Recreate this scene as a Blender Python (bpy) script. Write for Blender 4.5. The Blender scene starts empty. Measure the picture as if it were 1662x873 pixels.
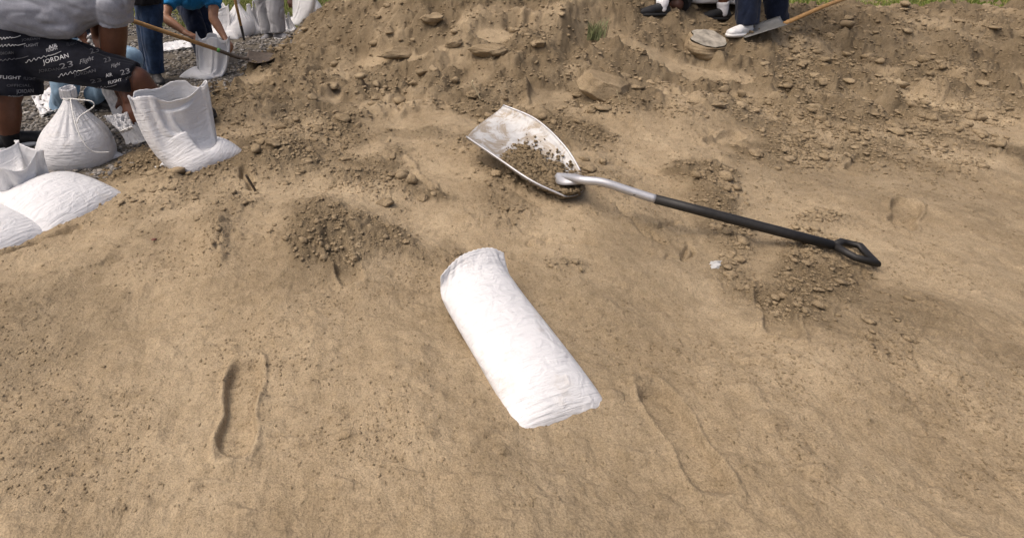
import bpy, bmesh, math, random, time
import numpy as np
from mathutils import Vector, Matrix, Quaternion, noise as mnoise
from mathutils.bvhtree import BVHTree
R = math.radians
T0 = time.time()
scene = bpy.context.scene
col = scene.collection
random.seed(7)
rng = np.random.default_rng(7)

# ------------------------------------------------------------------ camera, sky, sun, exposure
CAM_H = 1.15
FOC = 867.0          # focal length in photograph pixels
PPX, PPY = 600.0, 220.0   # principal point in the photograph
PITCH = R(20.26)
cam_d = bpy.data.cameras.new('camera')
cam = bpy.data.objects.new('camera', cam_d)
col.objects.link(cam)
cam.location = (0, 0, CAM_H)
cam.rotation_euler = (R(90) - PITCH, 0, 0)
cam_d.sensor_width = 36.0
cam_d.lens = FOC / 1662.0 * 36.0
cam_d.shift_x = (831.0 - PPX) / 1662.0
cam_d.shift_y = -(436.5 - PPY) / 1662.0
cam_d.clip_start = 0.05
cam_d.clip_end = 3000
scene.camera = cam

SUN_EL, SUN_AZ = R(60), R(-105)     # thin overcast, light from above and a little behind the pile
world = bpy.data.worlds.new('World')
scene.world = world
world.use_nodes = True
wn = world.node_tree
bg = wn.nodes['Background']
sky = wn.nodes.new('ShaderNodeTexSky')
sky.sky_type = 'NISHITA'
sky.sun_disc = False
sky.sun_elevation = SUN_EL
sky.sun_rotation = SUN_AZ
sky.air_density = 0.6
sky.dust_density = 8.0
sky.ozone_density = 0.3
wn.links.new(sky.outputs[0], bg.inputs[0])
bg.inputs[1].default_value = 0.15
sun_d = bpy.data.lights.new('sun', 'SUN')
sun_d.energy = 0.8
sun_d.angle = R(50)
sun_d.color = (1.0, 0.97, 0.93)
sun = bpy.data.objects.new('sun', sun_d)
col.objects.link(sun)
sd = Vector((math.sin(SUN_AZ) * math.cos(SUN_EL), math.cos(SUN_AZ) * math.cos(SUN_EL), math.sin(SUN_EL)))
sun.rotation_euler = sd.to_track_quat('Z', 'Y').to_euler()
scene.view_settings.view_transform = 'Standard'
scene.view_settings.look = 'None'
scene.view_settings.gamma = 1.0
scene.view_settings.exposure = 0.30
scene.render.engine = 'CYCLES'
scene.cycles.max_bounces = 6
scene.cycles.use_denoising = True

# ------------------------------------------------------------------ small helpers
_cp, _sp = math.cos(PITCH), math.sin(PITCH)
def ray(px, py):
    a, b = (px - PPX) / FOC, (PPY - py) / FOC
    return np.array([a, _cp + b * _sp, -_sp + b * _cp])
def at(px, py, Y):
    """world point seen at a photograph pixel, at distance Y along the ground"""
    d = ray(px, py); t = Y / d[1]
    return Vector((d[0] * t, Y, CAM_H + d[2] * t))
def sstep(a, b, x):
    t = np.clip((x - a) / (b - a), 0, 1)
    return t * t * (3 - 2 * t)
def tag(o, label=None, cat=None, group=None, kind=None):
    if label: o['label'] = label
    if cat: o['category'] = cat
    if group: o['group'] = group
    if kind: o['kind'] = kind
    return o
def empty(name, loc, label, cat, group=None):
    o = bpy.data.objects.new(name, None)
    col.objects.link(o); o.location = loc
    bpy_dirty.append(o)
    return tag(o, label, cat, group)
bpy_dirty = []
def link(name, me, mat, parent=None, world_space=True, smooth=True):
    o = bpy.data.objects.new(name, me)
    col.objects.link(o)
    if mat and not me.materials: me.materials.append(mat)
    if smooth and len(me.polygons):
        me.polygons.foreach_set('use_smooth', np.ones(len(me.polygons), dtype=bool))
    if parent:
        o.parent = parent
        if world_space:
            # meshes are written in world coordinates: undo the chain of parents
            M = Matrix.Identity(4)
            p = parent
            chain = []
            while p: chain.append(p); p = p.parent
            for q in reversed(chain): M = M @ q.matrix_parent_inverse @ q.matrix_basis
            o.matrix_parent_inverse = M.inverted()
    return o
def np_mesh(name, V, F, uv=None):
    """V (n,3), F (m,k) with k = 3 or 4"""
    V = np.ascontiguousarray(V, dtype=np.float32); F = np.ascontiguousarray(F, dtype=np.int32)
    me = bpy.data.meshes.new(name)
    me.vertices.add(len(V)); me.vertices.foreach_set('co', V.ravel())
    k = F.shape[1]
    me.loops.add(F.size); me.loops.foreach_set('vertex_index', F.ravel())
    me.polygons.add(len(F))
    me.polygons.foreach_set('loop_start', np.arange(0, F.size, k, dtype=np.int32))
    me.polygons.foreach_set('loop_total', np.full(len(F), k, dtype=np.int32))
    if uv is not None:
        l = me.uv_layers.new(name='UVMap')
        l.data.foreach_set('uv', np.ascontiguousarray(uv[F.ravel()], dtype=np.float32).ravel())
    me.update(); me.validate()
    return me
def get_co(me):
    a = np.empty(len(me.vertices) * 3, dtype=np.float32); me.vertices.foreach_get('co', a)
    return a.reshape(-1, 3)
def grid_faces(nr, nc, wrap=False):
    r = np.arange(nr - 1)[:, None]; c = np.arange(nc if wrap else nc - 1)[None, :]
    c2 = (c + 1) % nc
    return np.stack([r * nc + c, r * nc + c2, (r + 1) * nc + c2, (r + 1) * nc + c], -1).reshape(-1, 4)

# ------------------------------------------------------------------ numpy noise
def _h(ix, iy, s):
    h = (ix.astype(np.int64) * 374761393 + iy.astype(np.int64) * 668265263 + s * 1442695041) & 0xFFFFFFFF
    h = ((h ^ (h >> 13)) * 1274126177) & 0xFFFFFFFF
    h = ((h ^ (h >> 16)) * 2246822519) & 0xFFFFFFFF
    return (h ^ (h >> 15)) & 0xFFFFFFFF
def hf(ix, iy, s): return _h(ix, iy, s) / 4294967296.0
def gnoise(x, y, s=0):
    ix, iy = np.floor(x), np.floor(y); fx, fy = x - ix, y - iy
    u = fx * fx * fx * (fx * (fx * 6 - 15) + 10); v = fy * fy * fy * (fy * (fy * 6 - 15) + 10)
    def g(dx, dy):
        a = hf(ix + dx, iy + dy, s) * 6.2831853
        return np.cos(a) * (fx - dx) + np.sin(a) * (fy - dy)
    return 1.4 * ((g(0, 0) * (1 - u) + g(1, 0) * u) * (1 - v) + (g(0, 1) * (1 - u) + g(1, 1) * u) * v)
def fbm(x, y, o=4, s=0, gain=0.5):
    r = 0; a = 1.0
    for k in range(o):
        r = r + a * gnoise(x * 2 ** k + k * 17.3, y * 2 ** k - k * 9.1, s + k); a *= gain
    return r
def lumps(x, y, s=0):
    """packed irregular clods: height 0..1 with creases between the cells"""
    ix, iy = np.floor(x), np.floor(y)
    d1 = np.full(x.shape, 9.0); d2 = np.full(x.shape, 9.0); hh = np.zeros(x.shape)
    for dx in (-1, 0, 1):
        for dy in (-1, 0, 1):
            cx, cy = ix + dx, iy + dy
            px = cx + 0.1 + 0.8 * hf(cx, cy, s); py = cy + 0.1 + 0.8 * hf(cx, cy, s + 1)
            sz = 0.75 + 0.5 * hf(cx, cy, s + 3)
            d = np.hypot(px - x, py - y) * sz
            n = d < d1
            d2 = np.where(n, d1, np.minimum(d2, d)); hh = np.where(n, hf(cx, cy, s + 2), hh); d1 = np.where(n, d, d1)
    return (0.25 + 0.75 * hh) * np.sqrt(np.clip((d2 - d1) * 2.2, 0, 1))

# ------------------------------------------------------------------ the lie of the land
_bpx = [(-420, 330), (-150, 345), (0, 318), (120, 262), (195, 222), (260, 165), (330, 128), (400, 95), (446, 72), (500, 38), (545, 10), (590, -18), (640, -45)]
BND = []
for _px, _py in _bpx:
    d = ray(_px, _py); t = -CAM_H / d[2]; BND.append((d[0] * t, d[1] * t))
BND = np.array(BND)
def bnd_dist(x, y):
    """distance to the edge of the spilt sand, positive on the sand's side"""
    best = np.full(np.shape(x), 1e9); sg = np.zeros(np.shape(x))
    for k in range(len(BND) - 1):
        a, b = BND[k], BND[k + 1]; e = b - a; L2 = e @ e
        t = np.clip(((x - a[0]) * e[0] + (y - a[1]) * e[1]) / L2, 0, 1)
        dx, dy = x - a[0] - t * e[0], y - a[1] - t * e[1]
        d = np.hypot(dx, dy); n = d < best
        best = np.where(n, d, best); sg = np.where(n, np.sign(e[0] * dy - e[1] * dx), sg)
    return -best * sg
def bank(x, y):
    """the grass on the right lies on a low bank"""
    return 0.40 * sstep(1.4, 3.6, x) * sstep(3.4, 5.2, y)
PILE_C = (1.32, 6.7)
def macro(x, y):
    dx = x - PILE_C[0]; dy = y - PILE_C[1]
    rx = np.where(dx < 0, 2.1, 2.4); ry = np.where(dy < 0, 3.2, 2.6)
    rho = np.sqrt((dx / rx) ** 2 + (dy / ry) ** 2) + 0.07 * fbm(x * 0.9, y * 0.9, 2, 50)
    q = 1 - rho
    pile = 1.78 * (np.logaddexp(0, q * 11) / 11)
    pile = np.where(pile > 1.6, 1.6 + (pile - 1.6) * 0.4, pile)
    bd = bnd_dist(x, y) + 0.10 * fbm(x * 2.1, y * 2.1, 3, 90)
    apron = -0.10 + 0.17 * sstep(-0.25, 0.75, bd)
    z = apron + pile + bank(x, y) * sstep(0.0, 0.9, bd)
    # low drift on the right and general unevenness
    z = z + 0.10 * np.exp(-(((x - 1.75) / 0.65) ** 2 + ((y - 3.05) / 0.33) ** 2))
    z = z + 0.05 * np.exp(-(((x - 0.45) / 0.7) ** 2 + ((y - 2.5) / 0.5) ** 2))
    z = z + 0.035 * fbm(x * 1.3, y * 1.3, 3, 11) * sstep(-0.2, 0.5, bd)
    # far side: the sand ends in the grass on the bank
    far = sstep(0.0, 0.5, y - (5.15 + 0.1 * (x - 3.2)) - 0.25 * fbm(x * 1.5, y * 1.5, 2, 33)) * sstep(2.7, 3.4, x)
    return z - 0.16 * far
def hit(px, py, f=macro):
    d = ray(px, py)
    ts = np.linspace(0.5, 14, 1400)
    P = np.array([0, 0, CAM_H])[None] + ts[:, None] * d[None]
    below = P[:, 2] < f(P[:, 0], P[:, 1])
    k = int(np.argmax(below)) if below.any() else len(ts) - 1
    return P[k]
class Spot:
    """an elliptical patch of the ground; its axes are found once and then live in the world"""
    def __init__(s, px, py, rx, ry, ang=0):
        c, sn = math.cos(R(ang)), math.sin(R(ang))
        p0 = hit(px, py); p1 = hit(px + rx * c, py + rx * sn); p2 = hit(px - ry * sn, py + ry * c)
        s.c = p0[:2]; M = np.array([p1[:2] - p0[:2], p2[:2] - p0[:2]]).T
        s.I = np.linalg.inv(M + 1e-6 * np.eye(2))
    def r(s, x, y):
        u = s.I[0, 0] * (x - s.c[0]) + s.I[0, 1] * (y - s.c[1]); v = s.I[1, 0] * (x - s.c[0]) + s.I[1, 1] * (y - s.c[1])
        return np.hypot(u, v)
class Line:
    def __init__(s, pts): s.p = [hit(*q)[:2] for q in pts]
    def d(s, x, y):
        best = np.full(np.shape(x), 9.0)
        for a, b in zip(s.p[:-1], s.p[1:]):
            e = b - a; t = np.clip(((x - a[0]) * e[0] + (y - a[1]) * e[1]) / (e @ e + 1e-9), 0, 1)
            best = np.minimum(best, np.hypot(x - a[0] - t * e[0], y - a[1] - t * e[1]))
        return best
SMOOTH = [Spot(*a) for a in ((840, 385, 210, 90, 0), (700, 275, 70, 60, 30), (525, 308, 42, 20, 0), (230, 398, 130, 55, -12),
          (405, 365, 34, 55, 8), (1085, 225, 130, 42, 12), (1110, 116, 130, 13, 10), (705, 196, 75, 18, 6), (885, 168, 30, 20, 10),
          (560, 238, 70, 14, 3), (395, 135, 40, 12, -5), (905, 165, 25, 16, 0), (1060, 310, 40, 50, 40), (1090, 400, 40, 30, 0),
          (520, 165, 40, 9, -5), (800, 60, 45, 12, 3), (640, 100, 60, 12, -6), (330, 255, 50, 25, -10), (870, 660, 360, 190, 0), (300, 640, 260, 150, 0), (1420, 330, 150, 110, 10))]
ROUGH = [Spot(*a) for a in ((545, 393, 128, 55, 0), (610, 300, 100, 38, 10), (352, 385, 28, 60, 15), (455, 250, 80, 55, 0), (1150, 300, 75, 50, 30),
         (1190, 405, 60, 60, 20), (860, 300, 75, 26, 20), (470, 195, 110, 55, 0), (690, 320, 40, 10, 5), (1000, 175, 120, 28, 5), (1320, 420, 110, 90, 30), (930, 432, 40, 14, 0))]
ROUGH_SOFT = [Spot(*a) for a in ((285, 310, 120, 42, -25), (230, 250, 110, 40, -20), (820, 330, 60, 50, 0), (380, 330, 70, 70, 0), (700, 420, 60, 20, 0), (1450, 520, 200, 110, 15))]
MOUND = [(Spot(550, 365, 120, 65, 0), 0.06), (Spot(1155, 330, 60, 60, 30), 0.03), (Spot(352, 380, 30, 60, 15), 0.025), (Spot(450, 250, 70, 40, 0), 0.05),
         (Spot(525, 306, 44, 20, 0), -0.02), (Spot(965, 52, 34, 20, 0), -0.16), (Spot(770, 88, 60, 16, 0), 0.05), (Spot(690, 105, 80, 14, -8), 0.045),
         (Spot(708, 14, 18, 12, 0), -0.12), (Spot(905, 60, 26, 40, 20), 0.07), (Spot(640, 140, 60, 16, -5), 0.03), (Spot(800, 160, 70, 10, 0), 0.03)]
RIDGE = [(Line([(655, 250), (690, 295), (716, 322)]), 0.012, 0.016), (Line([(690, 238), (762, 232)]), 0.016, 0.014), (Line([(1000, 330), (1040, 372), (1075, 395)]), 0.010, -0.018),
         (Line([(890, 385), (862, 395), (960, 394)]), 0.008, -0.014), (Line([(870, 383), (820, 365), (770, 360)]), 0.007, -0.010), (Line([(1030, 365), (1065, 372), (1100, 362), (1120, 372)]), 0.007, -0.02),
         (Line([(1055, 412), (1078, 425), (1085, 416), (1105, 425), (1120, 412), (1115, 395)]), 0.006, -0.022), (Line([(0, 412), (45, 398), (95, 378), (125, 368)]), 0.016, -0.03),
         (Line([(1010, 120), (1090, 138), (1200, 150)]), 0.03, -0.03), (Line([(990, 100), (1100, 116), (1200, 130)]), 0.035, 0.02), (Line([(1000, 265), (1100, 285), (1200, 318)]), 0.025, -0.03),
         (Line([(395, 280), (412, 308)]), 0.012, -0.05), (Line([(1150, 215), (1200, 238)]), 0.02, -0.025), (Line([(120, 440), (190, 420), (240, 400)]), 0.006, -0.012)]
PRINTS = [(-0.10, 1.62, 0.35), (-0.32, 1.02, 0.1), (1.25, 1.35, -0.5), (2.2, 1.95, -0.8), (1.95, 2.75, -1.1), (2.5, 2.5, -0.9), (0.72, 0.92, 0.0), (1.9, 1.15, -0.5)]
def prints(x, y):
    z = 0
    for (a, b, t) in PRINTS:
        u = (x - a) * math.cos(t) + (y - b) * math.sin(t); v = -(x - a) * math.sin(t) + (y - b) * math.cos(t)
        wv = 0.008 * gnoise(x * 20, y * 20, 300)
        hw = 0.048 - 0.012 * np.exp(-((v + 0.03) / 0.04) ** 2)
        d = np.maximum(np.abs(u) / hw, np.abs(v) / 0.145) ** 1.0 + wv * 6
        ins = 1 - sstep(0.82, 1.03, np.sqrt((u / hw) ** 4 + (v / 0.145) ** 4) ** 0.5 + wv * 6)
        rim_ = np.exp(-(((np.sqrt((u / hw) ** 4 + (v / 0.145) ** 4) ** 0.5) - 1.12) / 0.11) ** 2)
        z = z - 0.024 * ins + 0.008 * rim_ * (1 + gnoise(x * 30, y * 30, 301)) + ins * 0.0012 * np.clip(np.sin(v * 150) * 3, -1, 1)
    return z
def rough(x, y):
    w = 0.34 * fbm(x * 4.5, y * 4.5, 4, 71)
    m = 0.10 + 0.90 * sstep(2.05, 2.75, y + 0.35 * fbm(x * 1.7, y * 1.7, 2, 5) - 0.25 * sstep(0.9, 1.6, x) * sstep(2.2, 1.6, x) )
    m = m * sstep(-0.6, 0.45, 0.45 + fbm(x * 1.9 + 3, y * 1.9, 3, 40) + 0.2 * (y - 3))
    for s in SMOOTH: m = m * (0.06 + 0.94 * sstep(0.75, 1.15, s.r(x, y) + w))
    w2 = 0.5 * fbm(x * 2.6, y * 2.6, 2, 171) + w
    for s in ROUGH: m = np.maximum(m, 1 - sstep(0.45, 1.25, s.r(x, y) + w2))
    for s in ROUGH_SOFT: m = np.maximum(m, 0.6 * (1 - sstep(0.4, 1.15, s.r(x, y) + 1.6 * w)))
    return m
def height(x, y, want_rough=False):
    z = macro(x, y)
    for s, a in MOUND: z = z + a * np.exp(-(s.r(x, y) * 1.25) ** 2)
    wob = 0.02 * fbm(x * 9, y * 9, 3, 21)
    for l, w, a in RIDGE: z = z + a * np.exp(-((l.d(x, y) + wob) / w) ** 2)
    z = z + prints(x, y)
    m = rough(x, y)
    wx, wy = x + 0.03 * gnoise(x * 14, y * 14, 61), y + 0.03 * gnoise(x * 14, y * 14, 62)
    big = sstep(0.0, 0.5, fbm(x * 2.3, y * 2.3, 3, 30) + 0.12) * sstep(2.6, 3.6, y)
    m = m * sstep(-0.15, 0.25, bnd_dist(x, y))
    mid = sstep(-0.25, 0.45, fbm(x * 3.1 + 9, y * 3.1, 3, 36))
    z = z + m * (0.082 * big * lumps(wx * 5.5, wy * 5.5, 1) + (0.026 + 0.012 * sstep(3.0, 3.8, y)) * mid * lumps(wx * 13, wy * 13, 7) + (0.017 + 0.006 * sstep(3.0, 3.8, y)) * lumps(wx * 27, wy * 27, 13) + 0.010 * lumps(wx * 55, wy * 55, 19))
    z = z + m * 0.065 * fbm(wx * 3.4, wy * 3.4, 3, 27) * sstep(2.6, 3.6, y)
    z = z + (1 - m) * (0.0045 * fbm(x * 18, y * 18, 4, 80, 0.6) + 0.010 * gnoise(x * 5, y * 5, 81) + 0.004 * np.clip(fbm(x * 9, y * 30, 2, 83) - 0.25, 0, 1) * 4)
    return (z, m) if want_rough else z
def hz(x, y): return float(height(np.array([float(x)]), np.array([float(y)]))[0])
def ground_z(x, y):
    b = -0.02 + float(bank(np.array([x]), np.array([y]))[0])
    return max(hz(x, y), b)

# ------------------------------------------------------------------ materials
def nodes_mat(name, rough=0.8, spec=0.3):
    m = bpy.data.materials.new(name); m.use_nodes = True
    b = m.node_tree.nodes['Principled BSDF']
    b.inputs['Roughness'].default_value = rough; b.inputs['Specular IOR Level'].default_value = spec
    return m, m.node_tree, b
def nz(nt, scale, detail=4, rough=0.6, vec=None, dist=0.0):
    n = nt.nodes.new('ShaderNodeTexNoise')
    n.inputs['Scale'].default_value = scale; n.inputs['Detail'].default_value = detail; n.inputs['Roughness'].default_value = rough; n.inputs['Distortion'].default_value = dist
    if vec is not None: nt.links.new(vec, n.inputs['Vector'])
    return n
def ramp(nt, src, stops):
    r = nt.nodes.new('ShaderNodeValToRGB')
    e = r.color_ramp.elements
    while len(e) < len(stops): e.new(0.5)
    for k, (p, c) in enumerate(stops): e[k].position = p; e[k].color = (*c, 1) if len(c) == 3 else c
    nt.links.new(src, r.inputs[0]); return r
def mix(nt, fac, a, b, mode='MIX'):
    m = nt.nodes.new('ShaderNodeMix'); m.data_type = 'RGBA'; m.blend_type = mode
    for s, v in ((m.inputs[0], fac), (m.inputs[6], a), (m.inputs[7], b)):
        if hasattr(v, 'is_output'): nt.links.new(v, s)
        else: s.default_value = v if not isinstance(v, tuple) else (*v, 1)
    return m.outputs[2]
def bump(nt, b, src, strength, dist, prev=None):
    n = nt.nodes.new('ShaderNodeBump'); n.inputs['Strength'].default_value = strength; n.inputs['Distance'].default_value = dist
    nt.links.new(src, n.inputs['Height'])
    if prev: nt.links.new(prev.outputs[0], n.inputs['Normal'])
    nt.links.new(n.outputs[0], b.inputs['Normal']); return n
def coord(nt, kind='Object'):
    return nt.nodes.new('ShaderNodeTexCoord').outputs[kind]

def mat_sand(name, attr=True, tint=(0.84, 0.83, 0.81)):
    m, nt, b = nodes_mat(name, 0.95, 0.12)
    co = coord(nt)
    n1 = nz(nt, 3.0, 5, 0.6, co)
    c1 = ramp(nt, n1.outputs[0], [(0.3, (0.292, 0.224, 0.140)), (0.7, (0.425, 0.338, 0.222))])
    n2 = nz(nt, 260, 3, 0.8, co)
    c2 = ramp(nt, n2.outputs[0], [(0.3, (0.48, 0.46, 0.43)), (0.52, (1, 1, 1)), (0.72, (1.3, 1.28, 1.22))])
    c = mix(nt, 0.8, c1.outputs[0], c2.outputs[0], 'MULTIPLY')
    n3 = nz(nt, 26, 5, 0.7, co)
    c3 = ramp(nt, n3.outputs[0], [(0.32, (0.72, 0.70, 0.66)), (0.6, (1, 1, 1))])
    c = mix(nt, 0.7, c, c3.outputs[0], 'MULTIPLY')
    if attr:
        a = nt.nodes.new('ShaderNodeAttribute'); a.attribute_name = 'damp'
        c = mix(nt, a.outputs['Fac'], c, mix(nt, 1.0, c, (0.50, 0.49, 0.475), 'MULTIPLY'))
    else:
        c = mix(nt, 1.0, c, tint, 'MULTIPLY')
    nt.links.new(c, b.inputs['Base Color'])
    p = bump(nt, b, n2.outputs[0], 0.5, 0.004)
    bump(nt, b, nz(nt, 90, 4, 0.7, co).outputs[0], 0.7, 0.010, p)
    return m
SAND = mat_sand('sand')
CLOD = mat_sand('sand_clod', False)
DAMP = mat_sand('damp_sand', False, (0.60, 0.585, 0.555))

def mat_ground():
    m, nt, b = nodes_mat('ground_soil', 0.95, 0.15)
    co = coord(nt)
    n1 = nz(nt, 1.2, 4, 0.6, co); n2 = nz(nt, 30, 5, 0.7, co)
    soil = ramp(nt, n2.outputs[0], [(0.25, (0.045, 0.038, 0.029)), (0.5, (0.11, 0.095, 0.074)), (0.75, (0.21, 0.19, 0.155))])
    turf = ramp(nt, n2.outputs[0], [(0.3, (0.06, 0.07, 0.02)), (0.7, (0.15, 0.15, 0.05))])
    a = nt.nodes.new('ShaderNodeAttribute'); a.attribute_name = 'turf'
    r = ramp(nt, n1.outputs[0], [(0.35, (0, 0, 0)), (0.65, (1, 1, 1))])
    nt.links.new(mix(nt, a.outputs['Fac'], soil.outputs[0], turf.outputs[0]), b.inputs['Base Color'])
    bump(nt, b, n2.outputs[0], 0.8, 0.03)
    return m
GROUND = mat_ground()

# ------------------------------------------------------------------ ground sheet out to the horizon
def turf_amount(x, y):
    left = sstep(6.9, 8.2, y + 0.8 * fbm(x * 0.8, y * 0.8, 3, 8)) * (x < 2.6)
    mid = 0.5 * sstep(0.1, 0.6, fbm(x * 1.1, y * 1.1, 3, 9)) * sstep(5.6, 6.6, y)
    right = sstep(4.9, 5.5, y) * sstep(2.4, 3.0, x)
    strip = 1 - 0.85 * np.exp(-((y - 8.4) / 0.28) ** 2) * (x < 2)
    return np.clip(np.maximum(np.maximum(left, mid), right) * strip, 0, 1)
_gy = np.concatenate([np.linspace(-3, 14, 171), np.geomspace(14.6, 1500, 40)])
_gx = np.concatenate([-np.geomspace(1500, 9.3, 36), np.linspace(-9, 15, 241), np.geomspace(15.6, 1500, 36)])
GX, GY = np.meshgrid(_gx, _gy)
GZ = -0.02 + bank(GX, GY) + 0.012 * fbm(GX * 1.4, GY * 1.4, 2, 3) * (np.abs(GX) < 16) * (GY < 15)
me = np_mesh('ground', np.stack([GX, GY, GZ], -1).reshape(-1, 3), grid_faces(*GX.shape))
at_ = me.attributes.new('turf', 'FLOAT', 'POINT'); at_.data.foreach_set('value', turf_amount(GX, GY).ravel().astype(np.float32))
ground = link('ground', me, GROUND)
tag(ground, 'flat stony and grassy ground around the sand pile', kind='structure')

# ------------------------------------------------------------------ the sand itself
NR, NCOL = 660, 960
yy = np.geomspace(0.42, 9.6, NR)
uu = np.linspace(-1, 1, NCOL)
Yg = np.repeat(yy[:, None], NCOL, 1)
lo = -(0.85 * yy + 0.75); hi = (1.32 * yy + 1.0)
Xg = (lo + hi)[:, None] / 2 + (hi - lo)[:, None] / 2 * uu[None]
Zg, Mg = height(Xg, Yg, True)
damp = np.clip(0.35 * sstep(0.05, 0.5, fbm(Xg * 1.1, Yg * 1.1, 4, 240)) + 0.95 * Mg * sstep(-0.5, 0.5, 0.15 + 0.3 * sstep(3, 4, Yg) + fbm(Xg * 2.2, Yg * 2.2, 3, 140)) + 0.02, 0, 1)
edge = sstep(0.6, 0.05, bnd_dist(Xg, Yg))
damp = np.clip(damp + 0.95 * edge, 0, 1.5)
me = np_mesh('sand_pile', np.stack([Xg, Yg, Zg], -1).reshape(-1, 3), grid_faces(NR, NCOL))
at_ = me.attributes.new('damp', 'FLOAT', 'POINT'); at_.data.foreach_set('value', damp.ravel().astype(np.float32))
sand = link('sand_pile', me, SAND)
tag(sand, 'big heap of tan sand spilling across the ground', kind='structure')
print('sand', round(time.time() - T0, 1))

# ------------------------------------------------------------------ loose clods, gravel, grass
def ico(sub):
    bm = bmesh.new(); bmesh.ops.create_icosphere(bm, subdivisions=sub, radius=1.0)
    V = np.array([v.co[:] for v in bm.verts]); F = np.array([[v.index for v in f.verts] for f in bm.faces]); bm.free()
    return V, F
def rock_shape(sub, seed, amp=0.3, cuts=5):
    V, F = ico(sub); r = np.random.default_rng(seed)
    for k in range(cuts):                     # planar breaks
        n = r.normal(size=3); n /= np.linalg.norm(n); d = r.uniform(0.45, 0.85)
        o = V @ n - d; V = V - np.clip(o, 0, None)[:, None] * n * 0.98
    off = r.uniform(-50, 50, 3)
    for i, v in enumerate(V):
        q = Vector(v * 1.7 + off)
        V[i] = v * (1 + amp * mnoise.noise(q) + amp * 0.45 * mnoise.noise(q * 2.7))
    return V, F
def scatter_mesh(name, protos, P, S, tilt=0.6, flat=0.58):
    """many small pieces joined into one mesh"""
    Vs, Fs = [], []; base = 0
    pick = rng.integers(0, len(protos), len(P))
    for k, (V, F) in enumerate(protos):
        idx = np.where(pick == k)[0]
        if not len(idx): continue
        n = len(idx)
        q = rng.normal(size=(n, 4)); q /= np.linalg.norm(q, axis=1)[:, None]
        w, x, y, z = q.T
        M = np.stack([np.stack([1 - 2 * (y * y + z * z), 2 * (x * y - z * w), 2 * (x * z + y * w)], -1), np.stack([2 * (x * y + z * w), 1 - 2 * (x * x + z * z), 2 * (y * z - x * w)], -1),
                      np.stack([2 * (x * z - y * w), 2 * (y * z + x * w), 1 - 2 * (x * x + y * y)], -1)], 1)
        sc = S[idx][:, None, None] * rng.uniform(0.7, 1.3, (n, 1, 3))
        A = np.einsum('nij,vj->nvi', M, V) * sc * np.array([1, 1, flat])
        A = A + P[idx][:, None, :]
        Fs.append((F[None] + base + (np.arange(n) * len(V))[:, None, None]).reshape(-1, 3)); Vs.append(A.reshape(-1, 3)); base += n * len(V)
    return np_mesh(name, np.concatenate(Vs), np.concatenate(Fs))
def sand_samples(n, y0, y1, power=1.0):
    """random points on the sand in front of the place where the picture was taken"""
    y = y0 * (y1 / y0) ** rng.random(n)
    a = -(0.74 * y + 0.5); b = 0.78 * y + 0.3
    wide = rng.random(n) < 0.28
    x = np.where(wide, (0.78 + 0.5 * rng.random(n)) * y, a + (b - a) * rng.random(n))
    return x, y
x, y = sand_samples(190000, 0.8, 7.2)
m = rough(x, y); bd = bnd_dist(x, y)
cl = sstep(-0.5, 0.5, fbm(x * 3.3, y * 3.3, 3, 201) + 0.1)
keep = (rng.random(len(x)) < (0.07 + 0.93 * m ** 1.2) * (0.25 + 0.75 * cl)) & (bd > 0.05) & ~((x > 3.1) & (y > 5.3))
x, y = x[keep], y[keep]
m = m[keep]
print('clods', len(x))
x, y, m = x[:37000], y[:37000], m[:37000]
S = np.clip(0.0040 * rng.pareto(2.2, len(x)) + 0.0034, 0, 0.010 + 0.024 * sstep(0.15, 0.6, m)) * (0.6 + 0.5 * m) * (0.75 + 0.12 * y) * (0.45 + 0.55 * sstep(1.2, 2.4, y))
z = height(x, y) + S * 0.25
P = np.stack([x, y, z], -1)
big = S > 0.016
small_p = [rock_shape(1, k, 0.28, 3) for k in range(5)]
_V, _F = ico(1)
tiny_p = []
for k in range(6):
    r_ = np.random.default_rng(k + 60)
    bm = bmesh.new(); bmesh.ops.create_icosphere(bm, subdivisions=1, radius=1)
    V = np.array([v.co[:] for v in bm.verts]); F = np.array([[v.index for v in f.verts] for f in bm.faces]); bm.free()
    tiny_p.append((V * r_.uniform(0.55, 1.35, (len(V), 1)), F))
# icosphere level 1 has 20 faces; large clods get level 3
big_p = [rock_shape(3, k + 20, 0.30, 6) for k in range(6)]
me = scatter_mesh('sand_crumbs', tiny_p, P[~big], S[~big])
tag(link('sand_crumbs', me, CLOD, smooth=False), 'small crumbs of damp sand strewn over the heap', kind='stuff')
print('big clods', big.sum())
ib = np.where(big)[0][:900]
me = scatter_mesh('sand_clods', [rock_shape(2, k + 20, 0.34, 6) for k in range(6)], P[ib], S[ib])
tag(link('sand_clods', me, CLOD, smooth=False), 'fist sized clods of damp sand lying on the heap', kind='stuff')

n = 16000
y = 0.75 * (2.9 / 0.75) ** rng.random(n); x = -(0.76 * y + 0.4) + rng.random(n) * (2.0 * y + 0.9)
keep = (rng.random(n) < 0.12 + sstep(-0.1, 0.5, fbm(x * 2.4, y * 2.4, 4, 410))) & (bnd_dist(x, y) > 0)
x, y = x[keep], y[keep]
S = 0.0016 + 0.0016 * rng.random(len(x)) ** 2 + 0.0006 * y
me = scatter_mesh('sand_grains', tiny_p, np.stack([x, y, height(x, y) + S * 0.3], -1), S)
tag(link('sand_grains', me, CLOD, smooth=False), 'loose grains and fine crumbs lying on the near sand', kind='stuff')

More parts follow.
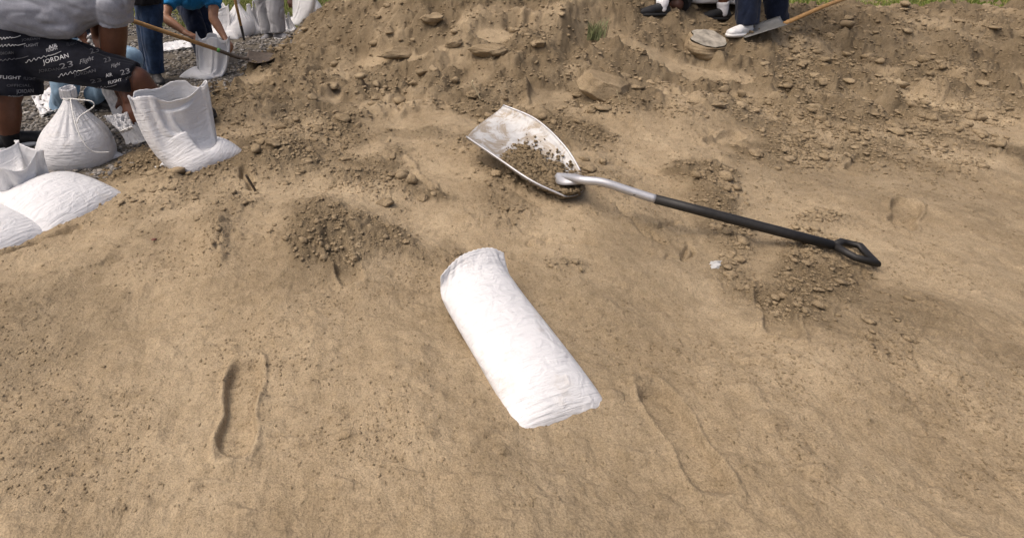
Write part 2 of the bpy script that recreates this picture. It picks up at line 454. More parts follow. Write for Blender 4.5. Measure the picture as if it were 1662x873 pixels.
def mat_gravel():
    m, nt, b = nodes_mat('gravel', 0.85, 0.3)
    g = nt.nodes.new('ShaderNodeNewGeometry')
    c = ramp(nt, g.outputs['Random Per Island'], [(0.0, (0.06, 0.055, 0.05)), (0.35, (0.17, 0.155, 0.135)), (0.65, (0.27, 0.25, 0.22)), (0.85, (0.13, 0.12, 0.115)), (1.0, (0.42, 0.40, 0.37))])
    n = nz(nt, 60, 4, 0.7, coord(nt))
    nt.links.new(mix(nt, 0.5, c.outputs[0], ramp(nt, n.outputs[0], [(0.3, (0.5, 0.48, 0.45)), (0.7, (1.1, 1.1, 1.1))]).outputs[0], 'MULTIPLY'), b.inputs['Base Color'])
    return m
GRAVEL = mat_gravel()
n = 60000
y = 2.0 * (9.2 / 2.0) ** rng.random(n); x = -(0.82 * y + 0.6) + rng.random(n) * (0.9 * y + 0.6)
bd = bnd_dist(x, y)
tf = turf_amount(x, y)
keep = (bd < 0.22 + 0.2 * rng.random(n)) & (rng.random(n) > 0.8 * tf) & (fbm(x * 1.6, y * 1.6, 3, 77) > -0.42)
x, y = x[keep][:17000], y[keep][:17000]
S = np.clip(0.006 + 0.006 * rng.random(len(x)) ** 2 + 0.0013 * y, 0, 0.026) * rng.uniform(0.7, 1.4, len(x))
zs = np.maximum(height(x, y), -0.02 + 0.012 * fbm(x * 1.4, y * 1.4, 2, 3)) + S * 0.2
me = scatter_mesh('gravel', tiny_p, np.stack([x, y, zs], -1), S, flat=0.6)
tag(link('gravel', me, GRAVEL, smooth=False), 'grey crushed stone covering the ground left of the sand', kind='stuff')

def mat_grass():
    m, nt, b = nodes_mat('grass_blade', 0.7, 0.25)
    g = nt.nodes.new('ShaderNodeNewGeometry')
    c = ramp(nt, g.outputs['Random Per Island'], [(0.0, (0.085, 0.13, 0.02)), (0.5, (0.14, 0.19, 0.035)), (0.8, (0.22, 0.22, 0.06)), (1.0, (0.30, 0.25, 0.11))])
    nt.links.new(c.outputs[0], b.inputs['Base Color'])
    return m
GRASS = mat_grass()
def blades(name, x, y, z, h, w):
    n = len(x); a = rng.random(n) * 6.283; l = rng.random(n) * 6.283; lean = h * rng.uniform(0.1, 0.9, n)
    dx, dy = np.cos(a) * w, np.sin(a) * w
    b0 = np.stack([x - dx, y - dy, z - 0.01], -1); b1 = np.stack([x + dx, y + dy, z - 0.01], -1)
    mx, my = np.cos(l) * lean * 0.35, np.sin(l) * lean * 0.35
    m0 = np.stack([x - dx * .8 + mx, y - dy * .8 + my, z + h * .6], -1); m1 = np.stack([x + dx * .8 + mx, y + dy * .8 + my, z + h * .6], -1)
    t = np.stack([x + np.cos(l) * lean, y + np.sin(l) * lean, z + h], -1)
    V = np.stack([b0, b1, m1, m0, t], 1).reshape(-1, 3)
    k = (np.arange(n) * 5)[:, None]
    F = np.concatenate([k + np.array([[0, 1, 2]]), k + np.array([[0, 2, 3]]), k + np.array([[3, 2, 4]])])
    return np_mesh(name, V, F)
n = 150000
y = 4.6 * (16 / 4.6) ** rng.random(n); x = -(0.8 * y + 1) + rng.random(n) * (2.15 * y + 2)
tf = turf_amount(x, y)
keep = (rng.random(n) < tf) & ((bnd_dist(x, y) < 0.1) | (x > 2.3))
x, y = x[keep], y[keep]
zz = np.maximum(macro(x, y), -0.02 + bank(x, y))
keep = zz < 0.02 - 0.02 + bank(x, y) + 0.02
x, y, zz = x[keep][:60000], y[keep][:60000], zz[keep][:60000]
me = blades('grass', x, y, zz, 0.025 + 0.04 * rng.random(len(x)) * (0.6 + 0.6 * (fbm(x, y, 2, 4) > 0)), 0.003 + 0.0004 * y)
tag(link('grass', me, GRASS, smooth=False), 'short green grass growing beyond the sand', kind='stuff')
print('scatter', round(time.time() - T0, 1))

# ------------------------------------------------------------------ sandbags: woven sacks, settled by a small cloth solver
def sim_bag(W, L, place, level, NC=60, NL=48, steps=170, iters=14, neck=None, pins=(), fill_to=1.0, kp=190.0, thick=0.05, seed=0, floor=True, flare=0.0, push=None, kb=0.09, damp=0.93):
    """A sewn tube of cloth holding sand that presses like a slow fluid up to `level`; returns (NL+1, NC, 3).
    place(u, t, v) turns sack coordinates (across, through, along; v = 0 at the sewn bottom) into the starting pose."""
    r = np.random.default_rng(seed)
    dx, dy = 2 * W / NC, L / NL
    a = 2 * np.pi * np.arange(NC) / NC
    J = np.arange(NL + 1)
    u = np.abs(((np.arange(NC) / NC + 0.0) % 1) * 2 - 1) * 2 - 1      # +1 .. -1 .. +1 across the flat sack
    u = u[None, :] * (W / 2) * 0.97 * np.ones((NL + 1, 1))
    t = np.sin(a)[None, :] * thick * sstep(0, 0.2, J / NL)[:, None] + 0.002 * np.sin(a)[None, :]
    v = (J * dy)[:, None] * np.ones((1, NC))
    X = np.stack(place(u, t, v), -1) + r.normal(size=(NL + 1, NC, 3)) * 0.0015
    Vv = np.zeros_like(X)
    rc = np.full((NL + 1, 1), dx)
    if neck:
        jn, q, wn = neck
        rc = dx * (1 - (1 - q) * np.exp(-((J - jn) / wn) ** 2))[:, None] * (1 + flare * 0)
    ds = math.hypot(dx, dy)
    mirror = (-np.arange(NC)) % NC
    pin_idx = [(j % (NL + 1), i % NC) for (j, i, p, k) in pins]
    pin_pos = np.array([p for (j, i, p, k) in pins]) if pins else None
    pin_k = np.array([k for (j, i, p, k) in pins])[:, None] if pins else None
    fillmask = sstep(fill_to + 0.05, fill_to - 0.05, J / NL)[:, None]
    def con(A, B, rest, ks, kc):
        d = B - A; l = np.sqrt((d * d).sum(-1)) + 1e-9
        e = l - rest
        f = np.where(e > 0, ks, kc) * e / l * 0.5
        c = d * f[..., None]
        return c
    dt = 1 / 90
    for st in range(steps):
        du = np.roll(X, -1, 1) - np.roll(X, 1, 1); dv = np.empty_like(X); dv[1:-1] = X[2:] - X[:-2]; dv[0] = 2 * (X[1] - X[0]); dv[-1] = 2 * (X[-1] - X[-2])
        N = np.cross(du, dv) / (4 * dx * dy)
        if st == 0:
            cen = X.mean((0, 1)); sg = np.sign(((X - X.mean(1, keepdims=True)) * N).sum()) or 1.0
        pr = kp * np.clip(level - X[..., 2], 0, 0.3) * fillmask * min(1, st / 40)
        acc = N * sg * pr[..., None]; acc[..., 2] -= 9.8
        if push is not None: acc = acc + push(X, J)
        Vv = (Vv + dt * acc) * damp
        sp = np.sqrt((Vv ** 2).sum(-1, keepdims=True)); Vv = Vv * np.minimum(1, 2.0 / (sp + 1e-9))
        P = X + dt * Vv
        for it in range(iters):
            for o in (0, 1):                                   # around
                A, B = P[:, o::2], np.roll(P, -1, 1)[:, o::2]
                c = con(A, B, rc, 1.0, 0.7)
                P[:, o::2] += c
                idx = (np.arange(o, NC, 2) + 1) % NC
                P[:, idx] -= c
            for o in (0, 1):                                   # along
                m_ = (NL + 1 - o) // 2
                A, B = P[o:o + 2 * m_:2], P[o + 1:o + 1 + 2 * m_:2]
                k = min(len(A), len(B)); c = con(A[:k], B[:k], dy, 1.0, 0.7)
                P[o:o + 2 * k:2] += c; P[o + 1:o + 1 + 2 * k:2] -= c
            for s_ in (1, -1):                                 # shear, averaged
                B = np.roll(P, -s_, 1)[1:]; A = P[:-1]
                c = con(A, B, ds, 0.5, 0.05) * 0.5
                P[:-1] += c; P[1:] -= np.roll(c, s_, 1)
            if it % 3 == 0:                                    # bending
                c = con(P, np.roll(P, -2, 1), 2 * rc, 0.0, kb); P += c * 0.5; P -= np.roll(c, 2, 1) * 0.5
                c = con(P[:-2], P[2:], 2 * dy, 0.0, kb); P[:-2] += c * 0.5; P[2:] -= c * 0.5
            b = 0.5 * (P[0] + P[0][mirror]); P[0] = b           # sewn bottom
            if pins:
                for q_, (j, i) in enumerate(pin_idx): P[j, i] += (pin_pos[q_] - P[j, i]) * pin_k[q_]
            if floor:
                P[..., 2] = np.maximum(P[..., 2], 0.0)
        Vv = (P - X) / dt
        if floor:
            on = P[..., 2] < 0.002
            Vv[on] *= np.array([0.15, 0.15, 1.0])
        X = P
    return X

def mat_bag():
    m, nt, b = nodes_mat('woven_plastic', 0.5, 0.35)
    uv = coord(nt, 'UV'); ob = coord(nt)
    n1 = nz(nt, 6, 4, 0.6, ob)
    c = ramp(nt, n1.outputs[0], [(0.3, (0.72, 0.72, 0.725)), (0.7, (0.80, 0.80, 0.80))]).outputs[0]
    d = nz(nt, 9, 5, 0.75, ob); dm = ramp(nt, d.outputs[0], [(0.57, (0, 0, 0)), (0.78, (0.5, 0.5, 0.5))])
    c = mix(nt, dm.outputs[0], c, (0.48, 0.40, 0.29))
    nt.links.new(c, b.inputs['Base Color'])
    # tapes of the weave and the little creases that run round the sack
    mp = nt.nodes.new('ShaderNodeMapping'); nt.links.new(uv, mp.inputs[0]); mp.inputs['Scale'].default_value = (2.2, 34, 1)
    cr = nz(nt, 1.0, 3, 0.6, mp.outputs[0], 0.6)
    p = bump(nt, b, cr.outputs[0], 0.55, 0.012)
    mp2 = nt.nodes.new('ShaderNodeMapping'); nt.links.new(uv, mp2.inputs[0]); mp2.inputs['Scale'].default_value = (5, 5, 1)
    p = bump(nt, b, nz(nt, 1.6, 4, 0.55, mp2.outputs[0], 1.2).outputs[0], 0.45, 0.02, p)
    rd = nz(nt, 3.2, 3, 0.5, uv, 0.7); rd.noise_type = 'RIDGED_MULTIFRACTAL'
    p = bump(nt, b, rd.outputs[0], 0.45, 0.012, p)
    w = nt.nodes.new('ShaderNodeTexChecker'); mp3 = nt.nodes.new('ShaderNodeMapping'); nt.links.new(uv, mp3.inputs[0]); mp3.inputs['Scale'].default_value = (160, 130, 1)
    nt.links.new(mp3.outputs[0], w.inputs[0]); w.inputs['Scale'].default_value = 1
    bump(nt, b, w.outputs[1], 0.12, 0.001, p)
    # thin plastic lets some light through
    tr = nt.nodes.new('ShaderNodeBsdfTranslucent'); tr.inputs[0].default_value = (0.8, 0.8, 0.8, 1)
    ms = nt.nodes.new('ShaderNodeMixShader'); ms.inputs[0].default_value = 0.2
    out = nt.nodes['Material Output']
    nt.links.new(b.outputs[0], ms.inputs[1]); nt.links.new(tr.outputs[0], ms.inputs[2]); nt.links.new(ms.outputs[0], out.inputs[0])
    return m
BAG = mat_bag()
def plain(name, c, rough=0.7, spec=0.3, var=0.15, scale=20, metal=0.0, bmp=0.0):
    m, nt, b = nodes_mat(name, rough, spec)
    n = nz(nt, scale, 5, 0.65, coord(nt))
    lo_, hi_ = tuple(v * (1 - var) for v in c), tuple(min(1, v * (1 + var)) for v in c)
    nt.links.new(ramp(nt, n.outputs[0], [(0.3, lo_), (0.7, hi_)]).outputs[0], b.inputs['Base Color'])
    b.inputs['Metallic'].default_value = metal
    if bmp: bump(nt, b, n.outputs[0], bmp, 0.01)
    return m
STRING = plain('white_string', (0.68, 0.67, 0.63), 0.8)
def tube_np(pts, rad, n=6):
    pts = [Vector(p) for p in pts]; rings = []
    rads = rad if hasattr(rad, '__len__') else [rad] * len(pts)
    up = Vector((0.13, 0.31, 0.94))
    for k, p in enumerate(pts):
        d = (pts[min(k + 1, len(pts) - 1)] - pts[max(k - 1, 0)]).normalized()
        s = d.cross(up)
        if s.length < 0.05: s = d.cross(Vector((1, 0, 0)))
        s.normalize(); t = d.cross(s)
        rings.append([(p + (s * math.cos(6.28319 * i / n) + t * math.sin(6.28319 * i / n)) * rads[k])[:] for i in range(n)])
    V = np.array(rings).reshape(-1, 3); F = grid_faces(len(pts), n, True)
    V = np.concatenate([V, [pts[0][:]], [pts[-1][:]]]); c0 = len(V) - 2
    ends = [[c0, (i + 1) % n, i, i] for i in range(n)]
    b0 = (len(pts) - 1) * n
    ends2 = [[c0 + 1, b0 + i, b0 + (i + 1) % n] for i in range(n)]
    me_f = [list(f) for f in F] + [e[:3] for e in ends] + ends2
    me = bpy.data.meshes.new('tube'); me.from_pydata([tuple(v) for v in V], [], me_f); me.update()
    return me
def smooth_path(pts, n=8):
    pts = [Vector(p) for p in pts]; out = []
    for k in range(len(pts) - 1):
        p0, p1, p2, p3 = pts[max(k - 1, 0)], pts[k], pts[k + 1], pts[min(k + 2, len(pts) - 1)]
        for i in range(n):
            t = i / n
            out.append(0.5 * ((2 * p1) + (-p0 + p2) * t + (2 * p0 - 5 * p1 + 4 * p2 - p3) * t * t + (-p0 + 3 * p1 - 3 * p2 + p3) * t ** 3))
    out.append(pts[-1]); return out
def bag_mesh(X, W, L, zig=True, thickness=0.0022):
    X = X.copy(); NL1, NC, _ = X.shape
    if zig:
        d = X[-1] - X[-2]; l = np.sqrt((d * d).sum(-1, keepdims=True)) + 1e-6
        X[-1] += d / l * np.where(np.arange(NC) % 2 == 0, 0.004, -0.002)[:, None]
    uv = np.stack([np.repeat((np.arange(NC) / NC * 2 * W / 0.4)[None], NL1, 0), np.repeat((np.arange(NL1) / (NL1 - 1) * L / 0.4)[:, None], NC, 1)], -1).reshape(-1, 2)
    return np_mesh('fabric', X.reshape(-1, 3), grid_faces(NL1, NC, True), uv)
def make_bag(X, W, L, loc, rot, label, group=None, tie=None, zig=True, cat='sandbag', scale=1.0, name='sandbag'):
    root = empty(name, loc, label, cat, group)
    root.rotation_euler = rot
    root.scale = (scale,) * 3
    o = link('fabric', bag_mesh(X, W, L, zig), BAG, root, world_space=False)
    sm = o.modifiers.new('s', 'SUBSURF'); sm.levels = 1; sm.render_levels = 1
    so = o.modifiers.new('t', 'SOLIDIFY'); so.thickness = 0.0025; so.offset = 0
    NC = X.shape[1]; row = X[0, :NC // 2 + 1]
    row = [Vector(p) for p in row]
    e0 = row[0] + (row[0] - row[2]).normalized() * 0.022; e1 = row[-1] + (row[-1] - row[-3]).normalized() * 0.018
    link('bottom_seam', tube_np([e0] + row[::2] + [e1], 0.0042, 5), STRING, root, world_space=False)
    if tie:
        for t in tie:
            link('tie_string', tube_np(smooth_path(t, 5), 0.0035, 5), STRING, root, world_space=False)
    return root
def stand(x, y): return (x, y, ground_z(x, y) - 0.01)
def base_at(px, py):
    p = hit(px, py, lambda a, b: np.maximum(macro(a, b), -0.02 + bank(a, b)))
    return float(p[0]), float(p[1])

def rim(pts, j=48, NC=60, k=0.3):
    """hold every stitch of one row on a closed curve"""
    p = [Vector(q) for q in pts]; p = smooth_path(p + [p[0]], 12)
    s = [0]
    for a_, b_ in zip(p[:-1], p[1:]): s.append(s[-1] + (b_ - a_).length)
    out = []
    for i in range(NC):
        t = s[-1] * i / NC
        q = max(0, min(len(p) - 2, int(np.searchsorted(s, t)) - 1)); f = (t - s[q]) / max(1e-6, s[q + 1] - s[q])
        out.append((j, i, tuple(p[q].lerp(p[q + 1], f)), k))
    return out
# index 0 is the side seam at +u, 15 the middle of the back (+t), 30 the other seam, 45 the middle of the front
def knot(j, i0, p, k=0.35, w=1, along=(0.012, 0, 0), NC=60):
    """a few neighbouring stitches gripped together"""
    return [(j, (i0 + q) % NC, tuple(p[c] + along[c] * q for c in range(3)), k) for q in range(-w, w + 1)]
# b: full sack lying on its side, its gathered open mouth flopped over the top
XB = sim_bag(0.46, 0.66, lambda u, t, v: (0.30 - np.minimum(v, 0.42) + np.maximum(v - 0.42, 0) * 0.7, u * (1 - 0.4 * sstep(0.3, 0.45, v)), t + 0.07 + np.maximum(v - 0.36, 0) * 0.7), 0.27, neck=(32, 0.5, 4.5), fill_to=0.64, seed=1, thick=0.09,
             pins=knot(48, 45, (-0.02, -0.05, 0.23), 0.15, 3) + knot(48, 0, (0.05, 0.10, 0.26), 0.2, 2) + knot(48, 15, (-0.16, 0.17, 0.24), 0.15, 3) + knot(48, 30, (-0.26, -0.02, 0.25), 0.15, 2))
# a: full closed sack lying flat
XA = sim_bag(0.44, 0.64, lambda u, t, v: (0.30 - v, u, t + 0.07), 0.25, neck=(48, 0.2, 6.0), fill_to=0.95, seed=2, thick=0.09)
# narrow sack, only partly filled, its flat mouth end lifted
XJ = sim_bag(0.27, 0.54, lambda u, t, v: (0.26 - v, u, t + 0.05 + 0.05 * sstep(0.3, 0.56, v)), 0.16, fill_to=0.85, seed=12, thick=0.05, kb=0.05,
             pins=rim([(-0.262, 0.115, 0.10), (-0.275, 0.06, 0.125), (-0.262, -0.04, 0.12), (-0.235, -0.115, 0.07), (-0.262, -0.04, 0.09), (-0.27, 0.06, 0.095)], k=0.2))
# c: tied sack standing upright
XC = sim_bag(0.53, 0.60, lambda u, t, v: (u * (1 - 0.8 * sstep(0.15, 0.45, v)), t, v * 0.85 + 0.01), 0.25, neck=(42, 0.16, 8.0), fill_to=0.66, seed=3, thick=0.10, steps=190, kp=260, kb=0.05,
             pins=rim([(0.05, 0, 0.375), (0.025, 0.026, 0.375), (0.0, 0, 0.375), (0.025, -0.026, 0.375)], j=42, k=0.3) +
                  rim([(0.065, 0, 0.43), (0.03, 0.03, 0.44), (-0.015, 0, 0.43), (0.03, -0.03, 0.425)], j=48, k=0.06))
# d: sack being filled, leaning, mouth held open at its corners and slumping in front
XD = sim_bag(0.46, 0.58, lambda u, t, v: (u - 0.40 * v, t + 0.02 * v, v * 0.74 + 0.01), 0.21, fill_to=0.42, seed=4, thick=0.05, kp=230, kb=0.03, steps=200,
             pins=knot(48, 0, (0.065, 0.05, 0.42), 0.4, 2, (0.0, -0.008, -0.004)) + knot(48, 30, (-0.305, 0.02, 0.385), 0.4, 2, (0.0, 0.008, 0.0)) + knot(48, 12, (-0.07, 0.06, 0.43), 0.3, 3, (-0.014, 0, 0)) +
                  knot(48, 22, (-0.26, 0.05, 0.405), 0.25, 2, (-0.014, 0, 0)) + knot(48, 38, (-0.23, -0.02, 0.385), 0.3, 3, (0.013, -0.002, 0.0)) + knot(42, 48, (-0.10, -0.03, 0.30), 0.2, 3) + knot(48, 50, (-0.06, -0.02, 0.35), 0.15, 2) + knot(30, 45, (-0.10, -0.05, 0.24), 0.04, 3) +
                  [(0, i, (0.215 * abs(1 - i / 15) * 1 * (1 if i <= 15 else -1), 0, 0.0), 0.5) for i in range(0, 31, 3)])
# h: sack held up by its rim, half filled, slack
XH = sim_bag(0.42, 0.56, lambda u, t, v: (u * (1 - 0.3 * sstep(0.2, 0.6, v)) + 0.30 * v, t, v * 0.68 + 0.01), 0.19, fill_to=0.42, seed=5, thick=0.05, kp=200, kb=0.03, steps=200,
             pins=knot(48, 0, (0.27, 0.02, 0.37), 0.4, 2, (0, -0.008, 0)) + knot(48, 30, (-0.01, 0.03, 0.41), 0.4, 2, (0, 0.008, 0)) + knot(48, 15, (0.12, 0.05, 0.40), 0.2, 3, (-0.013, 0, 0)) + knot(48, 45, (0.13, -0.02, 0.375), 0.15, 3, (0.013, 0, 0)) +
                  [(0, i, (0.2 * abs(1 - i / 15) * 1 * (1 if i <= 15 else -1), 0, 0.0), 0.5) for i in range(0, 31, 3)])
# s: slumped full sack standing by itself
XS = sim_bag(0.44, 0.62, lambda u, t, v: (u, t, v * 0.7 + 0.01), 0.24, fill_to=0.6, seed=6, thick=0.07, kp=150, kb=0.03, steps=180, neck=(46, 0.55, 7.0),
             pins=knot(47, 8, (0.03, 0.02, 0.40), 0.2, 3) + knot(47, 38, (-0.05, -0.02, 0.37), 0.2, 3))
print('bags', round(time.time() - T0, 1))
NB = 48
def neck_ring(X, j, k=1.15):
    c = X[j].mean(0); pts = [c + (X[j, i] - c) * k for i in range(0, X.shape[1], 3)]
    return [tuple(p) for p in pts] + [tuple(pts[0])]

xa, ya = base_at(-72, 398)
make_bag(XA, 0.44, 0.64, stand(xa, ya + 0.05), (0, 0, R(-30)), 'full white sandbag at the far left, underneath a slumped open one')
xb, yb = base_at(44, 340)
zb = ground_z(xb, yb)
make_bag(XB, 0.46, 0.66, (xb - 0.02, yb + 0.02, zb + 0.0), (R(4), R(6), R(-14)), 'full white sandbag lying slumped with frilled open mouth, nearest on the left')
xc, yc = base_at(122, 262)
make_bag(XC, 0.42, 0.70, stand(xc, yc + 0.02), (0, 0, R(12)), 'full white sandbag standing tied at the neck in front of the bending man',
         tie=[neck_ring(XC, 42), [(0.03, -0.03, 0.375), (0.09, -0.05, 0.37), (0.15, -0.06, 0.36), (0.155, -0.065, 0.33), (0.10, -0.12, 0.30), (0.085, -0.15, 0.27)],
              [(0.04, -0.03, 0.375), (0.06, -0.10, 0.31), (0.08, -0.15, 0.25), (0.11, -0.185, 0.18), (0.15, -0.185, 0.12), (0.22, -0.16, 0.10)]])
xd, yd = base_at(326, 264)
make_bag(XD, 0.40, 0.60, stand(xd, yd + 0.03), (0, 0, R(20)), 'half filled white sandbag with its mouth held wide open beside the bent knee')
xh, yh = base_at(325, 126)
make_bag(XH, 0.42, 0.56, stand(xh, yh + 0.05), (0, 0, R(12)), 'white sandbag held up by its rim by the person in the blue shirt')

# ------------------------------------------------------------------ shovels
def gp(px, py, z):
    d = ray(px, py); t = (z - CAM_H) / d[2]
    return Vector((d[0] * t, d[1] * t, z))
def mat_alu():
    m, nt, b = nodes_mat('worn_aluminium', 0.5, 0.4)
    co = coord(nt)
    b.inputs['Metallic'].default_value = 0.18
    n = nz(nt, 14, 6, 0.75, co); n2 = nz(nt, 9, 7, 0.75, co, 1.0)
    c = ramp(nt, n.outputs[0], [(0.3, (0.30, 0.30, 0.295)), (0.7, (0.52, 0.52, 0.515))]).outputs[0]
    d = ramp(nt, n2.outputs[0], [(0.46, (0, 0, 0)), (0.56, (0.85, 0.85, 0.85))]).outputs[0]
    nt.links.new(mix(nt, d, c, (0.24, 0.195, 0.14)), b.inputs['Base Color'])
    nt.links.new(ramp(nt, n.outputs[0], [(0.3, (0.38,) * 3), (0.7, (0.65,) * 3)]).outputs[0], b.inputs['Roughness'])
    bump(nt, b, n.outputs[0], 0.15, 0.004)
    return m
ALU = mat_alu()
ALU_TUBE = plain('brushed_aluminium', (0.5, 0.5, 0.51), 0.42, 0.5, 0.08, 30, 0.6)
BLACK_GRIP = plain('black_fibreglass', (0.014, 0.013, 0.012), 0.55, 0.4, 0.4, 60)
WOOD = plain('ash_wood', (0.40, 0.235, 0.095), 0.6, 0.3, 0.25, 30)
RUST = plain('dull_steel', (0.10, 0.078, 0.06), 0.6, 0.4, 0.35, 25, 0.4)
DARK_STEEL = plain('black_steel', (0.03, 0.03, 0.03), 0.5, 0.4, 0.3, 25, 0.3)
GREEN = plain('green_band', (0.10, 0.30, 0.07), 0.6)
def sheet(name, fn, nu, nv, mat, parent, thick=0.003, sub=False):
    """a thin curved plate given by fn(s, w), s along 0..1, w across -1..1"""
    V = np.array([fn(i / (nu - 1), -1 + 2 * j / (nv - 1))[:] for i in range(nu) for j in range(nv)])
    me = np_mesh(name, V, grid_faces(nu, nv))
    o = link(name, me, mat, parent)
    so = o.modifiers.new('t', 'SOLIDIFY'); so.thickness = thick; so.offset = 0
    return o
NE = smooth_path([gp(918, 319, 0.150), gp(862, 293, 0.190), gp(804, 254, 0.232), gp(757, 222, 0.262)], 12)
FE = smooth_path([gp(942, 278, 0.170), gp(917, 238, 0.245), gp(870, 194, 0.315), gp(817, 171, 0.345)], 12)
rear = NE[0].lerp(FE[0], 0.5); tip = NE[-1].lerp(FE[-1], 0.5)
ax = (tip - rear); BL = ax.length; ax.normalize()
wd = ((FE[20] - NE[20]) - ax * (FE[20] - NE[20]).dot(ax)).normalized()
nrm = wd.cross(ax).normalized()
if nrm.z < 0: nrm = -nrm
sh = empty('scoop_shovel', (rear.x, rear.y, rear.z), 'big silver aluminium scoop shovel with black handle lying on the sand', 'shovel')
def edge_at(E, s):
    q = s * (len(E) - 1); k = min(int(q), len(E) - 2); return E[k].lerp(E[k + 1], q - k)
def blade(s, w):
    """deep scoop between its two lips; s = 0 at the back, 1 at the digging edge"""
    t = (w + 1) / 2; c = max(0.0, 1 - w * w)
    dep = 0.088 * (1 - (1 - s) ** 5) * (1 - 0.25 * s) * c ** 0.62
    fwd = 0.045 * c * sstep(0.3, 1.0, s) - 0.05 * c * (1 - s) ** 3
    return edge_at(NE, s).lerp(edge_at(FE, s), t) - nrm * float(dep) + ax * float(fwd)
bl = sheet('blade', blade, 36, 29, ALU, sh, 0.004)
# rolled lip along both long edges
for sgn in (-1, 1):
    link('rolled_edge', tube_np([blade(i / 24, sgn) for i in range(25)], 0.0045, 6), ALU_TUBE, bl)
s0 = gp(903, 285, 0.185)
f1, f2 = gp(978, 296, 0.235), gp(1063, 323, 0.20)
mid_ = gp(942, 292, 0.225)
pts = smooth_path([s0, mid_, f1, f1.lerp(f2, 0.5), f2], 6)
rads = [0.0175 * min(1, 0.25 + k / 8) for k in range(len(pts))]
sk = link('socket', tube_np(pts, rads, 14), ALU_TUBE, sh)
# flared root plate of the socket
def flare_(s, w):
    p = s0.lerp(f1, s * 0.62)
    return p + wd * (w * 0.052 * math.sin(math.pi * min(1, 0.08 + 0.80 * s))) + nrm * (0.014 - 0.030 * abs(w) ** 2)
sheet('root_plate', flare_, 16, 9, ALU_TUBE, sh, 0.004)
rv = f1.lerp(f2, 0.62)
tocam = (Vector((0, 0, CAM_H)) - rv).normalized()
link('rivet', tube_np([rv + tocam * 0.012 + Vector((0, 0, -0.008)), rv + tocam * 0.0185 + Vector((0, 0, -0.008))], 0.005, 8), DARK_STEEL, sk)
h2 = gp(1200, 368, 0.135)
hd = (h2 - f2).normalized(); hend = f2 + hd * 0.60
hend.z = max(hend.z, ground_z(hend.x, hend.y) + 0.03)
link('handle', tube_np([f2, f2.lerp(hend, 0.3), f2.lerp(hend, 0.7), hend], [0.0185, 0.0195, 0.019, 0.018], 14), BLACK_GRIP, sh)
dd = (hend - f2).normalized(); sv = dd.cross(Vector((0, 0, 1))).normalized()
g = [hend + dd * 0.005, hend + sv * 0.055 + dd * 0.05, hend + sv * 0.06 + dd * 0.11, hend - sv * 0.06 + dd * 0.11, hend - sv * 0.055 + dd * 0.05, hend + dd * 0.005]
link('grip', tube_np([g[0]] + g[1:5] + [g[5]], 0.013, 10), BLACK_GRIP, sh)
# sand left in the scoop
n = 5200
ss, ww = rng.beta(1.7, 3.0, n) * 0.72, np.clip(rng.normal(-0.28, 0.38, n), -0.88, 0.8)
pp = []
for a_, b_ in zip(ss, ww):
    hgt = max(0, 0.030 * (1 - a_ / 0.7)) * rng.random()
    pp.append((blade(float(a_), float(b_)) + nrm * (0.003 + hgt))[:])
def heap(s, w):
    s2, w2 = 0.03 + s * 0.62, -0.22 + w * 0.66
    e_ = (1 - abs(2 * s - 1) ** 2.5) * (1 - abs(w) ** 3)
    return blade(s2, w2) + nrm * (-0.008 + e_ * (0.058 - 0.03 * s) + 0.012 * mnoise.noise(Vector((s * 9, w * 7, 3))))
me = np_mesh('heap', np.array([heap(i / 29, -1 + 2 * j / 23)[:] for i in range(30) for j in range(24)]), grid_faces(30, 24))
hp_ = [heap(float(a_), float(b_)) + nrm * 0.004 for a_, b_ in zip(rng.random(2600), rng.uniform(-1, 1, 2600))]
tag(link('sand_heap', me, DAMP), 'low heap of damp sand left in the scoop', kind='stuff')
pp += [q_[:] for q_ in hp_]; n = len(pp)
me = scatter_mesh('sand_load', tiny_p, np.array(pp), np.clip(0.0035 + 0.003 * rng.pareto(2.2, n), 0, 0.015), flat=0.7)
tag(link('sand_load', me, DAMP, smooth=False), 'damp crumbs of sand lying in the scoop of the shovel', kind='stuff')

def round_shovel(name, label, top, band, sock, bl0, bl1, wdir, up, width=0.11, mats=(WOOD, RUST, RUST), green=False):
    r = empty(name, tuple(bl0), label, 'shovel')
    link('handle', tube_np([top, top.lerp(band, 0.33), top.lerp(band, 0.66), band], [0.0165, 0.0175, 0.0175, 0.0165], 12), mats[0], r)
    if green: link('band', tube_np([band.lerp(top, -0.002), band.lerp(sock[0], 0.5)], 0.0195, 12), GREEN, r)
    pts = smooth_path([band.lerp(sock[0], 0.4 if green else 0)] + list(sock) + [bl0.lerp(bl1, 0.12)], 5)
    link('socket', tube_np(pts, [0.0175 - 0.003 * k / len(pts) for k in range(len(pts))], 10), mats[1], r)
    d = (bl1 - bl0)
    def f(s, w):
        hw = width * (0.85 + 0.25 * math.sin(min(1, s * 1.5) * 1.57)) * math.sqrt(max(0.0, 1 - max(0, (s - 0.45) / 0.56) ** 2.2))
        return bl0 + d * s + wdir * (hw * w) + up * (0.045 * w * w * (1 - 0.5 * s) - 0.02 * math.sin(math.pi * s))
    sheet('blade', f, 18, 13, mats[2], r, 0.003)
    return r
